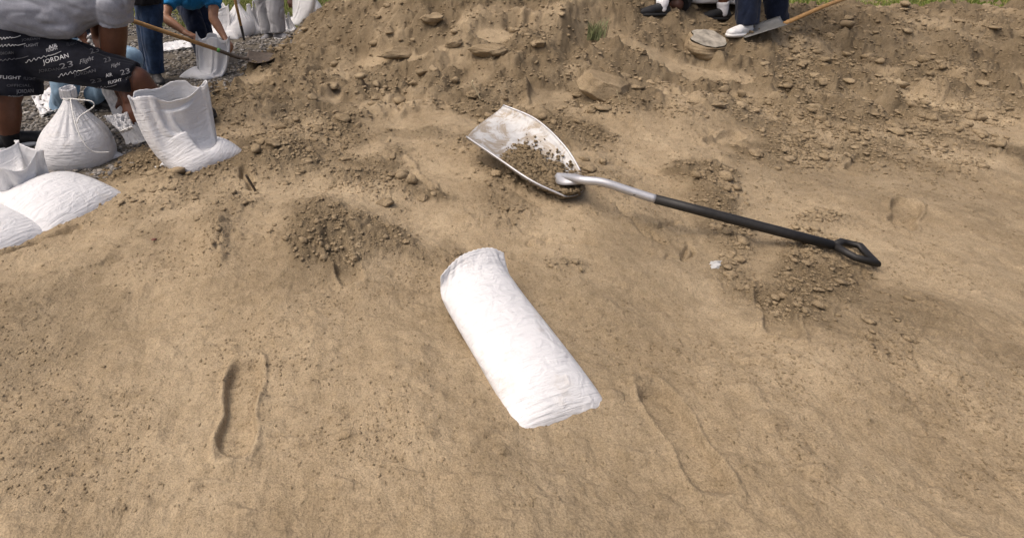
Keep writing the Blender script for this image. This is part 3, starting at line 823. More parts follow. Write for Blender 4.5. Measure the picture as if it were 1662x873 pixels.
# shovel pushed into the sand behind the held bag
p_bl = Vector(hit(425, 112)); yb_ = p_bl.y
top = at(150, 12, yb_ - 0.75); band = at(352, 81, yb_ - 0.13)
top = band + (top - band).normalized() * 1.12
b0, b1 = at(398, 104, yb_ - 0.02), at(449, 116, yb_ + 0.0)
V3z = lambda q, c_: Vector((0, 0, max(0, max(ground_z(q.x + e_, q.y + f_) for e_ in (-.05, 0, .05) for f_ in (-.06, .06)) + c_ - q.z)))
round_shovel('digging_shovel', 'round point shovel with long wooden handle and green band pushed into the sand', top, band, [at(362, 85, yb_ - 0.12), at(384, 93, yb_ - 0.05)], b0 + V3z(b0, 0.035), b1 + V3z(b1, 0.02),
             Vector((0.1, 0.9, 0.12)).normalized(), Vector((0, 0, 1)), 0.13, green=True)
p3 = Vector(hit(400, 76)); Y3 = p3.y
band = at(391, 42, Y3 - 0.02); top = at(372, -40, Y3 - 0.12)
top = band + (top - band).normalized() * 0.95
b0 = at(398, 69, Y3); b1 = b0 + Vector((-0.05, 0.02, -0.22))
round_shovel('standing_shovel', 'upright shovel with wooden handle and black socket stuck in the sand', top, band, [at(394, 55, Y3)], b0, b1, Vector((1, 0.25, 0)).normalized(), Vector((0.1, -1, 0)).normalized(), 0.12, mats=(WOOD, DARK_STEEL, RUST))

# ------------------------------------------------------------------ single lumps one can point to
def ground_at(px, py):
    p = hit(px, py, lambda a, b: np.maximum(height(a, b), -0.02 + bank(a, b))); return Vector((float(p[0]), float(p[1]), float(p[2])))
def lump(px, py, wpx, dims, seed, label, cat='clod', name='sand_clod', rz=0, mat=None, sink=0.25, amp=0.22, cuts=7, sub=4, group='clods of sand that stand out on the heap'):
    p = ground_at(px, py)
    dep = (p - Vector((0, 0, CAM_H))).dot(Vector((0, _cp, -_sp)))
    k = wpx / FOC * dep / 2
    V, F = rock_shape(sub, seed, amp, cuts)
    V = V / np.abs(V).max(0)
    for i, v in enumerate(V): V[i] = v * (1 + 0.12 * mnoise.noise(Vector(v * 4 + seed)) + 0.08 * mnoise.noise(Vector(v * 9 + seed)) + 0.05 * mnoise.noise(Vector(v * 19)))
    V = V * np.array(dims) * k
    c, s_ = math.cos(rz), math.sin(rz)
    V = V @ np.array([[c, s_, 0], [-s_, c, 0], [0, 0, 1]])
    me = np_mesh(name, V, F)
    o = link(name, me, mat or CLOD)
    o.location = (p.x, p.y, p.z + dims[2] * k * (1 - 2 * sink))
    return tag(o, label, cat, group)
BOULDER = mat_sand('pale_boulder', False)
def boulder():
    V, F = ico(5)
    for n, d in (((0.05, -0.15, 1.0), .50), ((0.1, -1.0, .25), .62), ((.85, -.35, .35), .66), ((-.95, -.2, .28), .72), ((.5, -.2, .85), .60), ((-.45, -.7, .4), .70), ((0, 1, .3), .7), ((.6, -.85, -.1), .72)):
        n = np.array(n) / np.linalg.norm(n); V = V - np.clip(V @ n - d, 0, None)[:, None] * n
    out = []
    for v in V:
        q = Vector(v); k = 1 + 0.07 * mnoise.noise(q * 1.8) + 0.035 * mnoise.noise(q * 5) + 0.018 * mnoise.noise(q * 13)
        out.append(v * k)
    V = np.array(out); V = V / np.abs(V).max(0)
    p = ground_at(984, 146); dep = (p - Vector((0, 0, CAM_H))).dot(Vector((0, _cp, -_sp))); k = 86 / FOC * dep / 2
    V = V * np.array((1.0, 0.7, 0.62)) * k
    o = link('boulder', np_mesh('boulder', V, F), BOULDER)
    o.location = (p.x, p.y + 0.02, p.z + 0.12 * k); o.rotation_euler = (R(8), R(12), R(-12))
    tag(o, 'large flat topped tan boulder above the scoop shovel on the right slope', 'boulder')
boulder()
for a_ in ((876, 76, 24, (1, .8, .75), 31, 'pale angular clod high on the pile, straight above the scoop'),
           (538, 142, 38, (1, .6, .28), 32, 'thin flat slab of sand tilted out of the left slope'),
           (650, 92, 84, (1, .35, .26), 33, 'long low ledge of pale sand in the middle of the slope'),
           (792, 88, 66, (1, .4, .34), 34, 'broad pale ledge of packed sand below the pile top'),
           (622, 332, 36, (1, .55, .45), 35, 'biggest clod on the crumbly mound in the foreground'),
           (497, 264, 26, (1, .6, .42), 36, 'oval clod just behind the round bare patch'),
           (768, 158, 24, (1, .8, .7), 37, 'round clod at the foot of the bent pale straw'),
           (1042, 86, 22, (1, .7, .5), 38, 'small clod between the boulder and the stump'),
           (735, 75, 30, (1, .6, .6), 39, 'dark lump halfway up the pile, left of the pale ledge'),
           (445, 238, 30, (1, .7, .6), 40, 'rounded clod on the heap right of the open sandbag'),
           (560, 262, 22, (1, .6, .5), 41, 'small clod behind the crumbly mound, right of the oval one'),
           (686, 325, 18, (1, .8, .8), 42, 'little clod at the right end of the crumbly mound'),
           (935, 158, 22, (1, .7, .5), 43, 'clod lying against the lower left side of the boulder'),
           (700, 36, 40, (1, .6, .6), 44, 'broken lump near the top of the pile beside the dark hollow'),
           (410, 96, 20, (1, .7, .6), 45, 'clod resting on the blade of the digging shovel'),
           (965, 178, 26, (1, .6, .5), 46, 'clod in the rubble below the boulder'),
           (1170, 172, 34, (1, .5, .22), 47, 'flat cracked flake of sand near the right drift'),
           (1125, 168, 26, (1, .5, .25), 48, 'small flat flake left of the cracked one on the right'),
           (660, 395, 16, (1, .8, .7), 49, 'lone crumb right of the crumbly mound'),
           (575, 420, 18, (1, .8, .8), 50, 'clod on the front toe of the crumbly mound')):
    lump(*a_, rz=rng.uniform(-0.4, 0.4))
# round block with a grey top, half buried on the right
p = ground_at(1152, 84)
dep = (p - Vector((0, 0, CAM_H))).dot(Vector((0, _cp, -_sp))); rr = 32 / FOC * dep
st = empty('stump', (p.x, p.y, p.z), 'half buried stump with rough grey top near the white shoe on the right', 'stump')
V = []; nA, prof = 40, [(0.86, -0.5), (0.95, 0.0), (1.0, 0.3), (0.98, 0.62), (0.94, 0.95), (0.90, 1.0)]
prof2 = []
for (r0, z0), (r1, z1) in zip(prof[:-1], prof[1:]):
    for q in range(5): prof2.append((r0 + (r1 - r0) * q / 5 , z0 + (z1 - z0) * q / 5))
prof2.append(prof[-1])
for k, (r_, z_) in enumerate(prof2):
    for i in range(nA):
        a_ = 6.28319 * i / nA
        w_ = 1 + 0.34 * mnoise.noise(Vector((math.cos(a_) * 1.3, math.sin(a_) * 1.5, z_))) + 0.07 * mnoise.noise(Vector((math.cos(a_) * 1.1, math.sin(a_) * 1.1, z_ * 22)))
        V.append((p.x + math.cos(a_) * rr * r_ * w_, p.y + 0.05 + math.sin(a_) * rr * 0.8 * r_ * w_, p.z - 0.03 + z_ * rr * (0.78 + 0.34 * math.sin(a_))))
link('side', np_mesh('side', np.array(V), grid_faces(len(prof2), nA, True)), mat_sand('stump_bark', False), st)
n2 = len(V); top_ = V[-nA:]
cz = sum(v[2] for v in top_) / nA
cV = [(p.x, p.y + 0.05, cz + 0.006)]
for f_ in (0.35, 0.7, 0.97):
    for i, v in enumerate(top_): cV.append((p.x + (v[0] - p.x) * f_, p.y + 0.05 + (v[1] - p.y - 0.05) * f_, cz + (v[2] - cz) * f_ + 0.006 + 0.008 * mnoise.noise(Vector((v[0] * 20 * f_, v[1] * 20, 0)))))
F4 = [[1 + (r_ + 1) * nA + i, 1 + (r_ + 1) * nA + (i + 1) % nA, 1 + r_ * nA + (i + 1) % nA, 1 + r_ * nA + i] for r_ in range(2) for i in range(nA)]
me = bpy.data.meshes.new('top'); me.from_pydata(cV, [], F4 + [[0, 1 + i, 1 + (i + 1) % nA] for i in range(nA)]); me.update()
link('top', me, plain('weathered_grey', (0.28, 0.255, 0.21), 0.9, 0.2, 0.45, 14), st)
# straws, a tuft of dug-up grass, a scrap of plastic, a dead leaf
STRAW = plain('dry_straw', (0.52, 0.44, 0.28), 0.8)
def stick(name, label, pix, dz, rad, mat, cat):
    pts = []
    for (px, py), h_ in zip(pix, dz):
        q = ground_at(*pix[0]); pts.append(at(px, py, q.y - 0.02 + 0.0 * h_) + Vector((0, 0, 0)))
    me = tube_np(smooth_path(pts, 4), rad, 6); return tag(link(name, me, mat), label, cat)
stick('straw', 'pale bent straw sticking out of the slope behind the scoop', [(780, 162), (773, 148), (766, 136), (768, 131)], (0, 0, 0, 0), 0.0045, STRAW, 'straw')
stick('grass_stalk', 'thin dry stalk in front of the tan boulder', [(1008, 168), (1003, 155), (1001, 147)], (0, 0, 0), 0.002, STRAW, 'stalk')
stick('twig', 'dark twig lying in the groove right of the open sandbag', [(415, 310), (407, 297), (399, 284)], (0, 0, 0), 0.006, plain('dark_twig', (0.06, 0.045, 0.03)), 'twig')
q = ground_at(962, 62)
n = 70
a_ = rng.random(n)
x = q.x + rng.normal(0, 0.035, n); y = q.y - 0.03 + rng.normal(0, 0.03, n)
me = blades('grass_tuft', x, y, np.full(n, q.z), 0.07 + 0.10 * rng.random(n), np.full(n, 0.004))
tag(link('grass_tuft', me, plain('tuft_green', (0.17, 0.19, 0.09), 0.7, 0.2, 0.5, 40), smooth=False), 'tuft of uprooted grass in the hollow of the pile', 'grass tuft')
lump(1162, 430, 44, (1, .45, .22), 71, 'crumpled grey scrap of plastic at the lower right of the sand', 'scrap', 'plastic_scrap', 0.5, plain('grey_plastic', (0.42, 0.42, 0.41), 0.35, 0.5), 0.2, 0.5, 9, group=None)
lump(249, 390, 12, (1, .6, .3), 72, 'tiny dead reddish leaf on the bare sand at lower left', 'leaf', 'dead_leaf', 0.5, plain('dead_leaf', (0.13, 0.05, 0.035)), 0.1, 0.5, 5, sub=2, group=None)
print('objects', round(time.time() - T0, 1))

# ------------------------------------------------------------------ people
def frustum(p0, r0, p1, r1, cap0=True, cap1=True, n=16):
    """rings of a tapered limb, with round (True) or flat (False) ends"""
    p0, p1 = Vector(p0), Vector(p1); d = (p1 - p0); L = max(d.length, 1e-4); d.normalize()
    s = d.orthogonal().normalized(); t = d.cross(s)
    prof = []
    if cap0:
        for k in range(1, 5): a = math.pi / 2 * (1 - k / 4); prof.append((-r0 * math.sin(a), r0 * math.cos(a)))
    else: prof.append((0, r0))
    m_ = 4
    for k in range(1, m_): prof.append((L * k / m_, r0 + (r1 - r0) * k / m_))
    if cap1:
        for k in range(0, 4): a = math.pi / 2 * k / 4; prof.append((L + r1 * math.sin(a), r1 * math.cos(a)))
    else: prof.append((L, r1))
    V = [p0 + d * prof[0][0]] if not cap0 else [p0 - d * r0]
    V = [p0 - d * (r0 if cap0 else 0)]
    for (z, r) in prof:
        for i in range(n): V.append(p0 + d * z + (s * math.cos(6.28319 * i / n) + t * math.sin(6.28319 * i / n)) * r)
    V.append(p0 + d * (L + (r1 if cap1 else 0)))
    F = [(0, 1 + (i + 1) % n, 1 + i) for i in range(n)]
    for k in range(len(prof) - 1):
        for i in range(n): F.append((1 + k * n + i, 1 + k * n + (i + 1) % n, 1 + (k + 1) * n + (i + 1) % n, 1 + (k + 1) * n + i))
    e = len(V) - 1; b = 1 + (len(prof) - 1) * n
    F += [(e, b + i, b + (i + 1) % n) for i in range(n)]
    return [tuple(v) for v in V], F
def grow(parts, voxel=0.012, smooth=6, wr=None, seed=0):
    """limbs grown together into one continuous skin"""
    V, F = [], []
    for p in parts:
        v, f = frustum(*p); b = len(V); V += v; F += [tuple(i + b for i in q) for q in f]
    me = bpy.data.meshes.new('tmp'); me.from_pydata(V, [], F); me.update()
    o = bpy.data.objects.new('tmp', me); col.objects.link(o)
    m = o.modifiers.new('r', 'REMESH'); m.mode = 'VOXEL'; m.voxel_size = voxel
    m = o.modifiers.new('s', 'SMOOTH'); m.factor = 0.5; m.iterations = smooth
    dg = bpy.context.evaluated_depsgraph_get(); dg.update()
    out = bpy.data.meshes.new_from_object(o.evaluated_get(dg))
    bpy.data.objects.remove(o); bpy.data.meshes.remove(me)
    if wr:
        amp, freq, axis = wr[:3]; axis = Vector(axis).normalized()
        co = get_co(out); nr = np.empty(len(co) * 3, dtype=np.float32); out.vertex_normals.foreach_get('vector', nr); nr = nr.reshape(-1, 3)
        off = Vector((seed * 3.7, seed * 1.3, seed * 5.1))
        for i in range(len(co)):
            p = Vector(co[i]); q = (p - axis * (p.dot(axis) * 0.72)) * freq + off
            q += 0.5 * mnoise.noise_vector(p * 4.0)
            h_ = max(0.0, 1 - 4.5 * abs(mnoise.noise(q))) ** 1.3; h2_ = max(0.0, 1 - 4 * abs(mnoise.noise(q * 2.1 + off)))
            co[i] += nr[i] * amp * (0.7 * mnoise.noise(q * 0.8 - off) - 1.0 * h_ - 0.4 * h2_ + 0.35)
        out.vertices.foreach_set('co', co.ravel()); out.update()
    out.materials.clear()
    return out
def skin(name, c): 
    m, nt, b = nodes_mat(name, 0.5, 0.4)
    n = nz(nt, 35, 4, 0.6, coord(nt))
    nt.links.new(ramp(nt, n.outputs[0], [(0.3, tuple(v * 0.85 for v in c)), (0.7, tuple(v * 1.12 for v in c))]).outputs[0], b.inputs['Base Color'])
    b.inputs['Subsurface Weight'].default_value = 0.08; b.inputs['Subsurface Radius'].default_value = (0.02, 0.008, 0.004)
    bump(nt, b, nz(nt, 300, 3, 0.6, coord(nt)).outputs[0], 0.1, 0.002)
    return m
def cloth(name, c, var=0.12, scale=40, rough=0.9):
    m, nt, b = nodes_mat(name, rough, 0.12)
    co = coord(nt)
    n = nz(nt, scale, 5, 0.7, co); n2 = nz(nt, 420, 2, 0.6, co)
    k = ramp(nt, n.outputs[0], [(0.3, tuple(v * (1 - var) for v in c)), (0.7, tuple(min(1, v * (1 + var)) for v in c))]).outputs[0]
    k = mix(nt, 0.5, k, ramp(nt, n2.outputs[0], [(0.35, (0.7, 0.7, 0.7)), (0.65, (1.15, 1.15, 1.15))]).outputs[0], 'MULTIPLY')
    nt.links.new(k, b.inputs['Base Color']); bump(nt, b, n2.outputs[0], 0.15, 0.002)
    b.inputs['Sheen Weight'].default_value = 0.1
    return m
SKIN_DARK = skin('dark_skin', (0.115, 0.046, 0.024)); SKIN_MID = skin('tan_skin', (0.33, 0.165, 0.095)); SKIN_DEEP = skin('deep_skin', (0.075, 0.032, 0.02))
GREY_T = cloth('heather_grey_jersey', (0.31, 0.32, 0.36)); BLACK_SH = cloth('black_mesh_cloth', (0.011, 0.012, 0.018), 0.3); BLUE_T = cloth('bright_blue_jersey', (0.02, 0.20, 0.46))
BLACK_T = cloth('black_jersey', (0.010, 0.010, 0.012), 0.3); JEANS = cloth('dark_denim', (0.022, 0.042, 0.085), 0.45, 14); NAVY = cloth('navy_denim', (0.012, 0.018, 0.038), 0.4, 14)
LIGHT_DENIM = cloth('faded_denim', (0.24, 0.36, 0.48), 0.25, 10); GREY_P = cloth('grey_cotton', (0.36, 0.36, 0.37), 0.1); WHITE_SOCK = cloth('white_sock', (0.78, 0.78, 0.80), 0.05); BLACK_SOCK = cloth('black_sock', (0.012, 0.012, 0.013), 0.3)
SHOE_BLACK = plain('black_shoe_leather', (0.013, 0.013, 0.014), 0.6, 0.4, 0.3); SHOE_WHITE = plain('white_shoe_leather', (0.70, 0.70, 0.69), 0.5, 0.4, 0.1); SOLE_W = plain('white_sole', (0.72, 0.72, 0.70), 0.6); SOLE_K = plain('black_sole', (0.02, 0.02, 0.02), 0.7)
HAIR = plain('black_hair', (0.012, 0.01, 0.009), 0.75, 0.2, 0.4, 80, 0, 0.5)
def V3(*a): return Vector(a)
def fingers(wr, d, nrm_, curl=0.7, r=0.0085, side=1):
    """palm and five bent fingers as limb pieces; d points along the hand, nrm_ out of the palm"""
    d = d.normalized(); nrm_ = (nrm_ - d * nrm_.dot(d)).normalized(); lat = d.cross(nrm_) * side
    out = []
    base = wr + d * 0.085
    for k in range(4):
        o = (k - 1.5) * 0.021
        out.append((wr + lat * o * 0.55, 0.020, base + lat * o, 0.0135))
        L = (0.036, 0.041, 0.038, 0.030)[k]
        a1 = curl * 0.6; d1 = d * math.cos(a1) + nrm_ * math.sin(a1); a2 = curl * 1.5; d2 = d * math.cos(a2) + nrm_ * math.sin(a2)
        p1 = base + lat * o * 1.08 + d1 * L; p2 = p1 + d2 * L * 0.8
        out += [(base + lat * o, r * 1.15, p1, r), (p1, r, p2, r * 0.85)]
    t0 = wr + d * 0.025 - lat * 0.028; t1 = t0 + (d * 0.6 - lat * 0.65 + nrm_ * 0.35).normalized() * 0.042; t2 = t1 + (d * 0.85 - lat * 0.1 + nrm_ * 0.5).normalized() * 0.032
    out += [(t0, 0.0155, t1, 0.0115), (t1, 0.0115, t2, 0.0095)]
    return out
def head_parts(neck, c, face):
    f = Vector(face).normalized(); up = (c - neck).normalized(); f = (f - up * f.dot(up)).normalized(); l = f.cross(up)
    return [(neck - up * 0.03, 0.060, c - up * 0.05, 0.056), (c - f * 0.025 + up * 0.015, 0.088, c + f * 0.025, 0.078), (c + f * 0.045 - up * 0.05, 0.052, c + f * 0.03, 0.07),
            (c + f * 0.092 + up * 0.0, 0.010, c + f * 0.108 - up * 0.028, 0.016), (c + f * 0.088 - up * 0.062, 0.018, c + f * 0.086 - up * 0.064, 0.018),
            (c + l * 0.080 - up * 0.018, 0.017, c + l * 0.085 + up * 0.018, 0.020), (c - l * 0.080 - up * 0.018, 0.017, c - l * 0.085 + up * 0.018, 0.020)]
def hair_parts(neck, c, face):
    f = Vector(face).normalized(); up = (c - neck).normalized(); f = (f - up * f.dot(up)).normalized()
    return [(c - f * 0.035 + up * 0.032, 0.092, c + f * 0.015 + up * 0.045, 0.080), (c - f * 0.05 - up * 0.03, 0.072, c - f * 0.04, 0.085)]
def shoe(parent, ank, heel_dir_toe, mat, sole_mat, size=0.275, flatz=None):
    """low shoe: upper, opening and a separate sole following the same outline"""
    d = Vector(heel_dir_toe); d.z = 0; d.normalize(); s = Vector((-d.y, d.x, 0))
    z = flatz if flatz is not None else ank.z - 0.09
    h = Vector((ank.x, ank.y, z)) - d * size * 0.22
    P = lambda a, b, c_: h + d * (a * size) + s * b + Vector((0, 0, c_))
    parts = [(P(.06, 0, .042), .036, P(.30, 0, .046), .037), (P(.14, 0, .075), .037, P(.30, 0, .080), .036), (P(.30, 0, .062), .040, P(.62, 0, .045), .038), (P(.62, .008, .038), .040, P(.84, .006, .032), .034), (P(.62, -.010, .038), .038, P(.80, -.010, .032), .032)]
    u = link('shoe', grow(parts, 0.008, 5), mat, parent)
    out = [(.0, .026), (-.03, .0), (.0, -.026), (.12, -.036), (.35, -.034), (.6, -.047), (.78, -.044), (.92, -.028), (.97, .004), (.92, .03), (.78, .047), (.6, .049), (.35, .037), (.12, .036)]
    V = [P(a, b, zz)[:] for zz in (-0.002, 0.027) for (a, b) in out]; n = len(out)
    F = [tuple(range(n))[::-1], tuple(range(n, 2 * n))] + [(i, (i + 1) % n, n + (i + 1) % n, n + i) for i in range(n)]
    me = bpy.data.meshes.new('sole'); me.from_pydata(V, [], F); me.update()
    bm = bmesh.new(); bm.from_mesh(me); bmesh.ops.bevel(bm, geom=list(bm.edges), offset=0.004, segments=2, affect='EDGES'); bm.to_mesh(me); bm.free()
    link('sole', me, sole_mat, u)
    return u
def person(label, J, wear, group=None, wr_axis=(0, 0, 1), vox=0.012, seed=1, hands=True):
    """J: joints in the world; wear: colours. Body is one skin, clothes and shoes are parts."""
    r = empty('person', tuple(J['root']), label, 'person', group)
    k = wear.get('k', 1.0)
    sk = []
    for s in 'LR':
        hp, kn, an = J['hip' + s], J['knee' + s], J['ank' + s]
        calf = kn.lerp(an, 0.32)
        sk += [(hp, .085 * k, kn, .058 * k), (kn, .058 * k, calf, .060 * k), (calf, .060 * k, an, .038 * k)]
        if 'sh' + s in J:
            a, e, w = J['sh' + s], J['el' + s], J['wr' + s]
            sk += [(a, .058 * k, e, .043 * k), (e, .043 * k, e.lerp(w, .3), .043 * k), (e.lerp(w, .3), .043 * k, w, .027 * k)]
            hd_ = J.get('hd' + s, (w - e)); nm = J.get('pn' + s, Vector((0, 0, -1)))
            sk += fingers(w, hd_, nm, 0.8, side=1 if s == 'R' else -1)
    pv, ch = J['pelvis'], J['chest']
    sk += [(pv, .12 * k, pv.lerp(ch, .5), .11 * k), (pv.lerp(ch, .5), .11 * k, ch, .125 * k), (J['hipL'], .09, J['hipR'], .09), (J['shL'], .06, J['shR'], .06), (ch, .10, J['neck'], .06)]
    sk += head_parts(J['neck'], J['head'], J['face'])
    b = link('body', grow(sk, vox if hands else 0.012, 3), wear['skin'], r)
    link('hair', grow(hair_parts(J['neck'], J['head'], J['face']), 0.014, 3), HAIR, b)
    # trousers or shorts
    e = wear.get('leg_end', 1.0); g = wear.get('ease', 0.022)
    tp = [(J['hipL'], .10 * k + g, J['hipR'], .10 * k + g), (pv, .13 * k + g * .5, pv.lerp(ch, .15), .125 * k + g * .5, True, False)]
    for s in 'LR':
        hp, kn, an = J['hip' + s], J['knee' + s], J['ank' + s]
        if e <= 0.5: tp += [(hp, .095 * k + g, hp.lerp(kn, e * 2), .075 * k + g, True, False)]
        else: tp += [(hp, .095 * k + g, kn, .066 * k + g), (kn, .066 * k + g, kn.lerp(an, (e - .5) * 2), .052 * k + g, True, False)]
    trousers = link('shorts' if e <= 0.5 else 'trousers', grow(tp, 0.012, 4, (0.010, 9.0, wear.get('ax', wr_axis)), seed), wear['legs'], r)
    tops = [(pv.lerp(ch, wear.get('hem', 0.05)), .145 * k, pv.lerp(ch, .55), .140 * k, False, True), (pv.lerp(ch, .5), .140 * k, ch, .15 * k), (J['shL'], .082 * k, J['shR'], .082 * k)]
    for s in 'LR': tops += [(J['sh' + s], .080 * k, J['sh' + s].lerp(J['el' + s], wear.get('sleeve', .6)), .072 * k, True, False)]
    link('shirt', grow(tops, 0.012, 4, (0.008, 8.0, (ch - pv)), seed + 1), wear['top'], r)
    for s in 'LR':
        an = J['ank' + s]; kn = J['knee' + s]
        if wear.get('sock'): link('sock', grow([(an + V3(0, 0, -.03), .043, an.lerp(kn, .17), .049, True, False)], 0.009, 3, (0.003, 20, (1, 0, 0)), seed), wear['sock'], r)
        shoe(r, an, J['toe' + s], wear['shoe'], wear['sole'])
    return r
def standing(x, y, face, wide=0.2, h=1.0, step=0.0, zg=None, bend=0.0):
    """joints of somebody standing at x, y looking along the angle face (0 = away from the camera)"""
    z = ground_z(x, y) if zg is None else zg
    f = Vector((math.sin(face), math.cos(face), 0)); s = Vector((f.y, -f.x, 0)); o = Vector((x, y, z)); U = Vector((0, 0, 1))
    J = {'root': o, 'face': f}
    for n, q in (('L', -1), ('R', 1)):
        st_ = f * (step * q)
        J['ank' + n] = o + s * (q * wide / 2) + st_ + U * 0.09; J['knee' + n] = o + s * (q * wide / 2 * .9) + st_ * .6 + f * 0.03 + U * 0.49 * h; J['hip' + n] = o + s * (q * 0.085) + U * 0.90 * h; J['toe' + n] = f + s * (0.25 * q)
        tors = U * math.cos(bend) + f * math.sin(bend)
        hp = o + U * 0.96 * h
        J['sh' + n] = hp + tors * 0.47 * h + s * (q * 0.185); J['el' + n] = J['sh' + n] + s * (q * .05) - U * 0.28 * h + f * .02; J['wr' + n] = J['el' + n] - U * 0.24 * h + f * 0.08
    J['pelvis'] = hp; J['chest'] = hp + tors * 0.36 * h; J['neck'] = hp + tors * 0.54 * h; J['head'] = hp + tors * 0.68 * h + f * 0.03
    return J

# --- the man bending over the bags in front
YA = 3.0
A = lambda px, py, Y: at(px, py, Y)
r = empty('person', tuple(A(60, 240, 3.0)), 'man in grey T-shirt and black printed shorts bending over the sandbags', 'person')
hS, kS, aS = A(26, 88, 3.0), A(12, 166, 2.93), A(16, 226, 2.95)
hF, kF, aF = A(64, 90, 3.06), A(222, 128, 2.99), A(296, 221, 3.14)
shd, elb, wri = A(184, 6, 3.02), A(184, 88, 3.07), A(208, 162, 2.96)
hnd = A(226, 205, 2.88)
sk = [(hS, .11, kS, .068), (kS, .068, kS.lerp(aS, .35), .071), (kS.lerp(aS, .35), .071, aS, .046), (hF, .11, kF, .070), (kF, .070, kF.lerp(aF, .3), .068), (kF.lerp(aF, .3), .068, aF, .044),
      (shd, .066, shd.lerp(elb, .55), .077), (shd.lerp(elb, .55), .077, elb, .068), (elb, .066, elb.lerp(wri, .35), .055), (elb.lerp(wri, .35), .055, wri, .034),
      (A(0, 30, 3.05), .11, A(150, -4, 3.08), .10), (hS, .12, hF, .12), (A(160, -8, 3.22), .06, shd, .06)]
sh2, el2, wr2 = A(158, -2, 3.32), A(166, 62, 3.36), A(196, 150, 3.12)
sk += [(sh2, .075, el2, .06), (el2, .06, wr2, .034)]
sk += fingers(wri, hnd - wri, V3(0, 1, -.3), .5) + fingers(wr2, A(214, 190, 3.0) - wr2, V3(0, -1, -.3), .5, side=-1)
nk, hdp = A(212, -22, 3.1), A(262, -40, 3.02)
fc = Vector((0.45, -0.2, -0.85))
sk += [(A(165, -14, 3.12), .08, nk, .065)] + head_parts(nk, hdp, fc)
bd_ = link('body', grow(sk, 0.010, 3), SKIN_DARK, r)
link('hair', grow(hair_parts(nk, hdp, fc), 0.014, 3), HAIR, bd_)
shp = [(A(-30, 62, 3.05), .165, A(30, 74, 3.02), .160), (A(40, 84, 3.03), .148, A(130, 105, 3.0), .122), (A(130, 105, 3.0), .122, A(219, 126, 2.985), .088, True, False), (A(14, 84, 3.0), .155, A(22, 155, 2.95), .148, True, False)]
shorts = link('shorts', grow(shp, 0.010, 4, (0.009, 7.0, (1, 0, -.25)), 3), BLACK_SH, r)
tee = [(A(-60, 12, 3.05), .185, A(20, 12, 3.05), .178), (A(20, 12, 3.05), .178, A(92, 14, 3.04), .158), (A(92, 14, 3.04), .158, A(150, -2, 3.06), .150), (A(150, -2, 3.06), .150, A(178, -8, 3.14), .13), (A(176, -2, 3.06), .115, shd, .102), (shd, .102, A(186, 36, 3.045), .100, True, False),
       (sh2, .105, sh2.lerp(el2, .5), .10, True, False), (A(60, 30, 3.03), .12, A(112, 34, 3.0), .10)]
link('t_shirt', grow(tee, 0.009, 3, (0.012, 8.0, (1, 0, -.4)), 8), GREY_T, r)
for an, kn, td in ((aS, kS, V3(.55, .45, 0)), (aF, kF, V3(1, .15, 0))):
    link('sock', grow([(an + V3(0, 0, -.04), .050, an.lerp(kn, .22), .056, True, False)], 0.009, 3), BLACK_SOCK, r)
    shoe(r, an, td, SHOE_BLACK, SOLE_W if an is aS else SOLE_K, 0.30, ground_z(an.x, an.y) + 0.0)
# lettering printed on the shorts
PRINT = plain('white_print', (0.60, 0.60, 0.60), 0.8, 0.2, 0.08); PRINT_G = plain('grey_print', (0.13, 0.13, 0.14), 0.8, 0.2, 0.3); PRINT_S = plain('silver_print', (0.24, 0.24, 0.25), 0.8, 0.2, 0.2)
dg = bpy.context.evaluated_depsgraph_get()
_bm = bmesh.new(); _bm.from_mesh(shorts.data); bvh = BVHTree.FromBMesh(_bm); _bm.free()
O_ = Vector((0, 0, CAM_H))
def lay(pts2):
    out = []
    for (px, py) in pts2:
        d = Vector(ray(px, py)).normalized(); loc, nr_, i_, ds_ = bvh.ray_cast(O_, d)
        out.append(None if loc is None else loc + (nr_ if nr_.dot(d) < 0 else -nr_) * 0.0035)
    return out
def words(txt, px, py, w, h, ang, mat, shear=0.0):
    c = bpy.data.curves.new('t', 'FONT'); c.body = txt; c.shear = shear; c.align_x = 'CENTER'; c.align_y = 'CENTER'; c.resolution_u = 2
    c.offset = 0.004 if mat is PRINT else 0.0
    o = bpy.data.objects.new('t', c); col.objects.link(o); dg = bpy.context.evaluated_depsgraph_get(); dg.update()
    me = bpy.data.meshes.new_from_object(o.evaluated_get(dg)); bpy.data.objects.remove(o)
    bm = bmesh.new(); bm.from_mesh(me); bmesh.ops.triangulate(bm, faces=bm.faces)
    bmesh.ops.subdivide_edges(bm, edges=[e for e in bm.edges if e.calc_length() > 0.25], cuts=2); bmesh.ops.triangulate(bm, faces=bm.faces)
    xs = [v.co.x for v in bm.verts]; ys = [v.co.y for v in bm.verts]
    W_, H_ = max(xs) - min(xs), max(ys) - min(ys); cx, cy = (max(xs) + min(xs)) / 2, (max(ys) + min(ys)) / 2
    ca, sa = math.cos(R(ang)), math.sin(R(ang)); bad = []
    vs = list(bm.verts)
    P_ = lay([(px + ((v.co.x - cx) / W_ * w) * ca + ((v.co.y - cy) / H_ * h) * sa, py - ((v.co.y - cy) / H_ * h) * ca + ((v.co.x - cx) / W_ * w) * sa) for v in vs])
    for v, p in zip(vs, P_):
        if p is None: bad.append(v)
        else: v.co = p
    bmesh.ops.delete(bm, geom=bad, context='VERTS')
    bm.to_mesh(me); bm.free(); me.materials.clear()
    if len(me.polygons): link('lettering', me, mat, shorts, smooth=False)
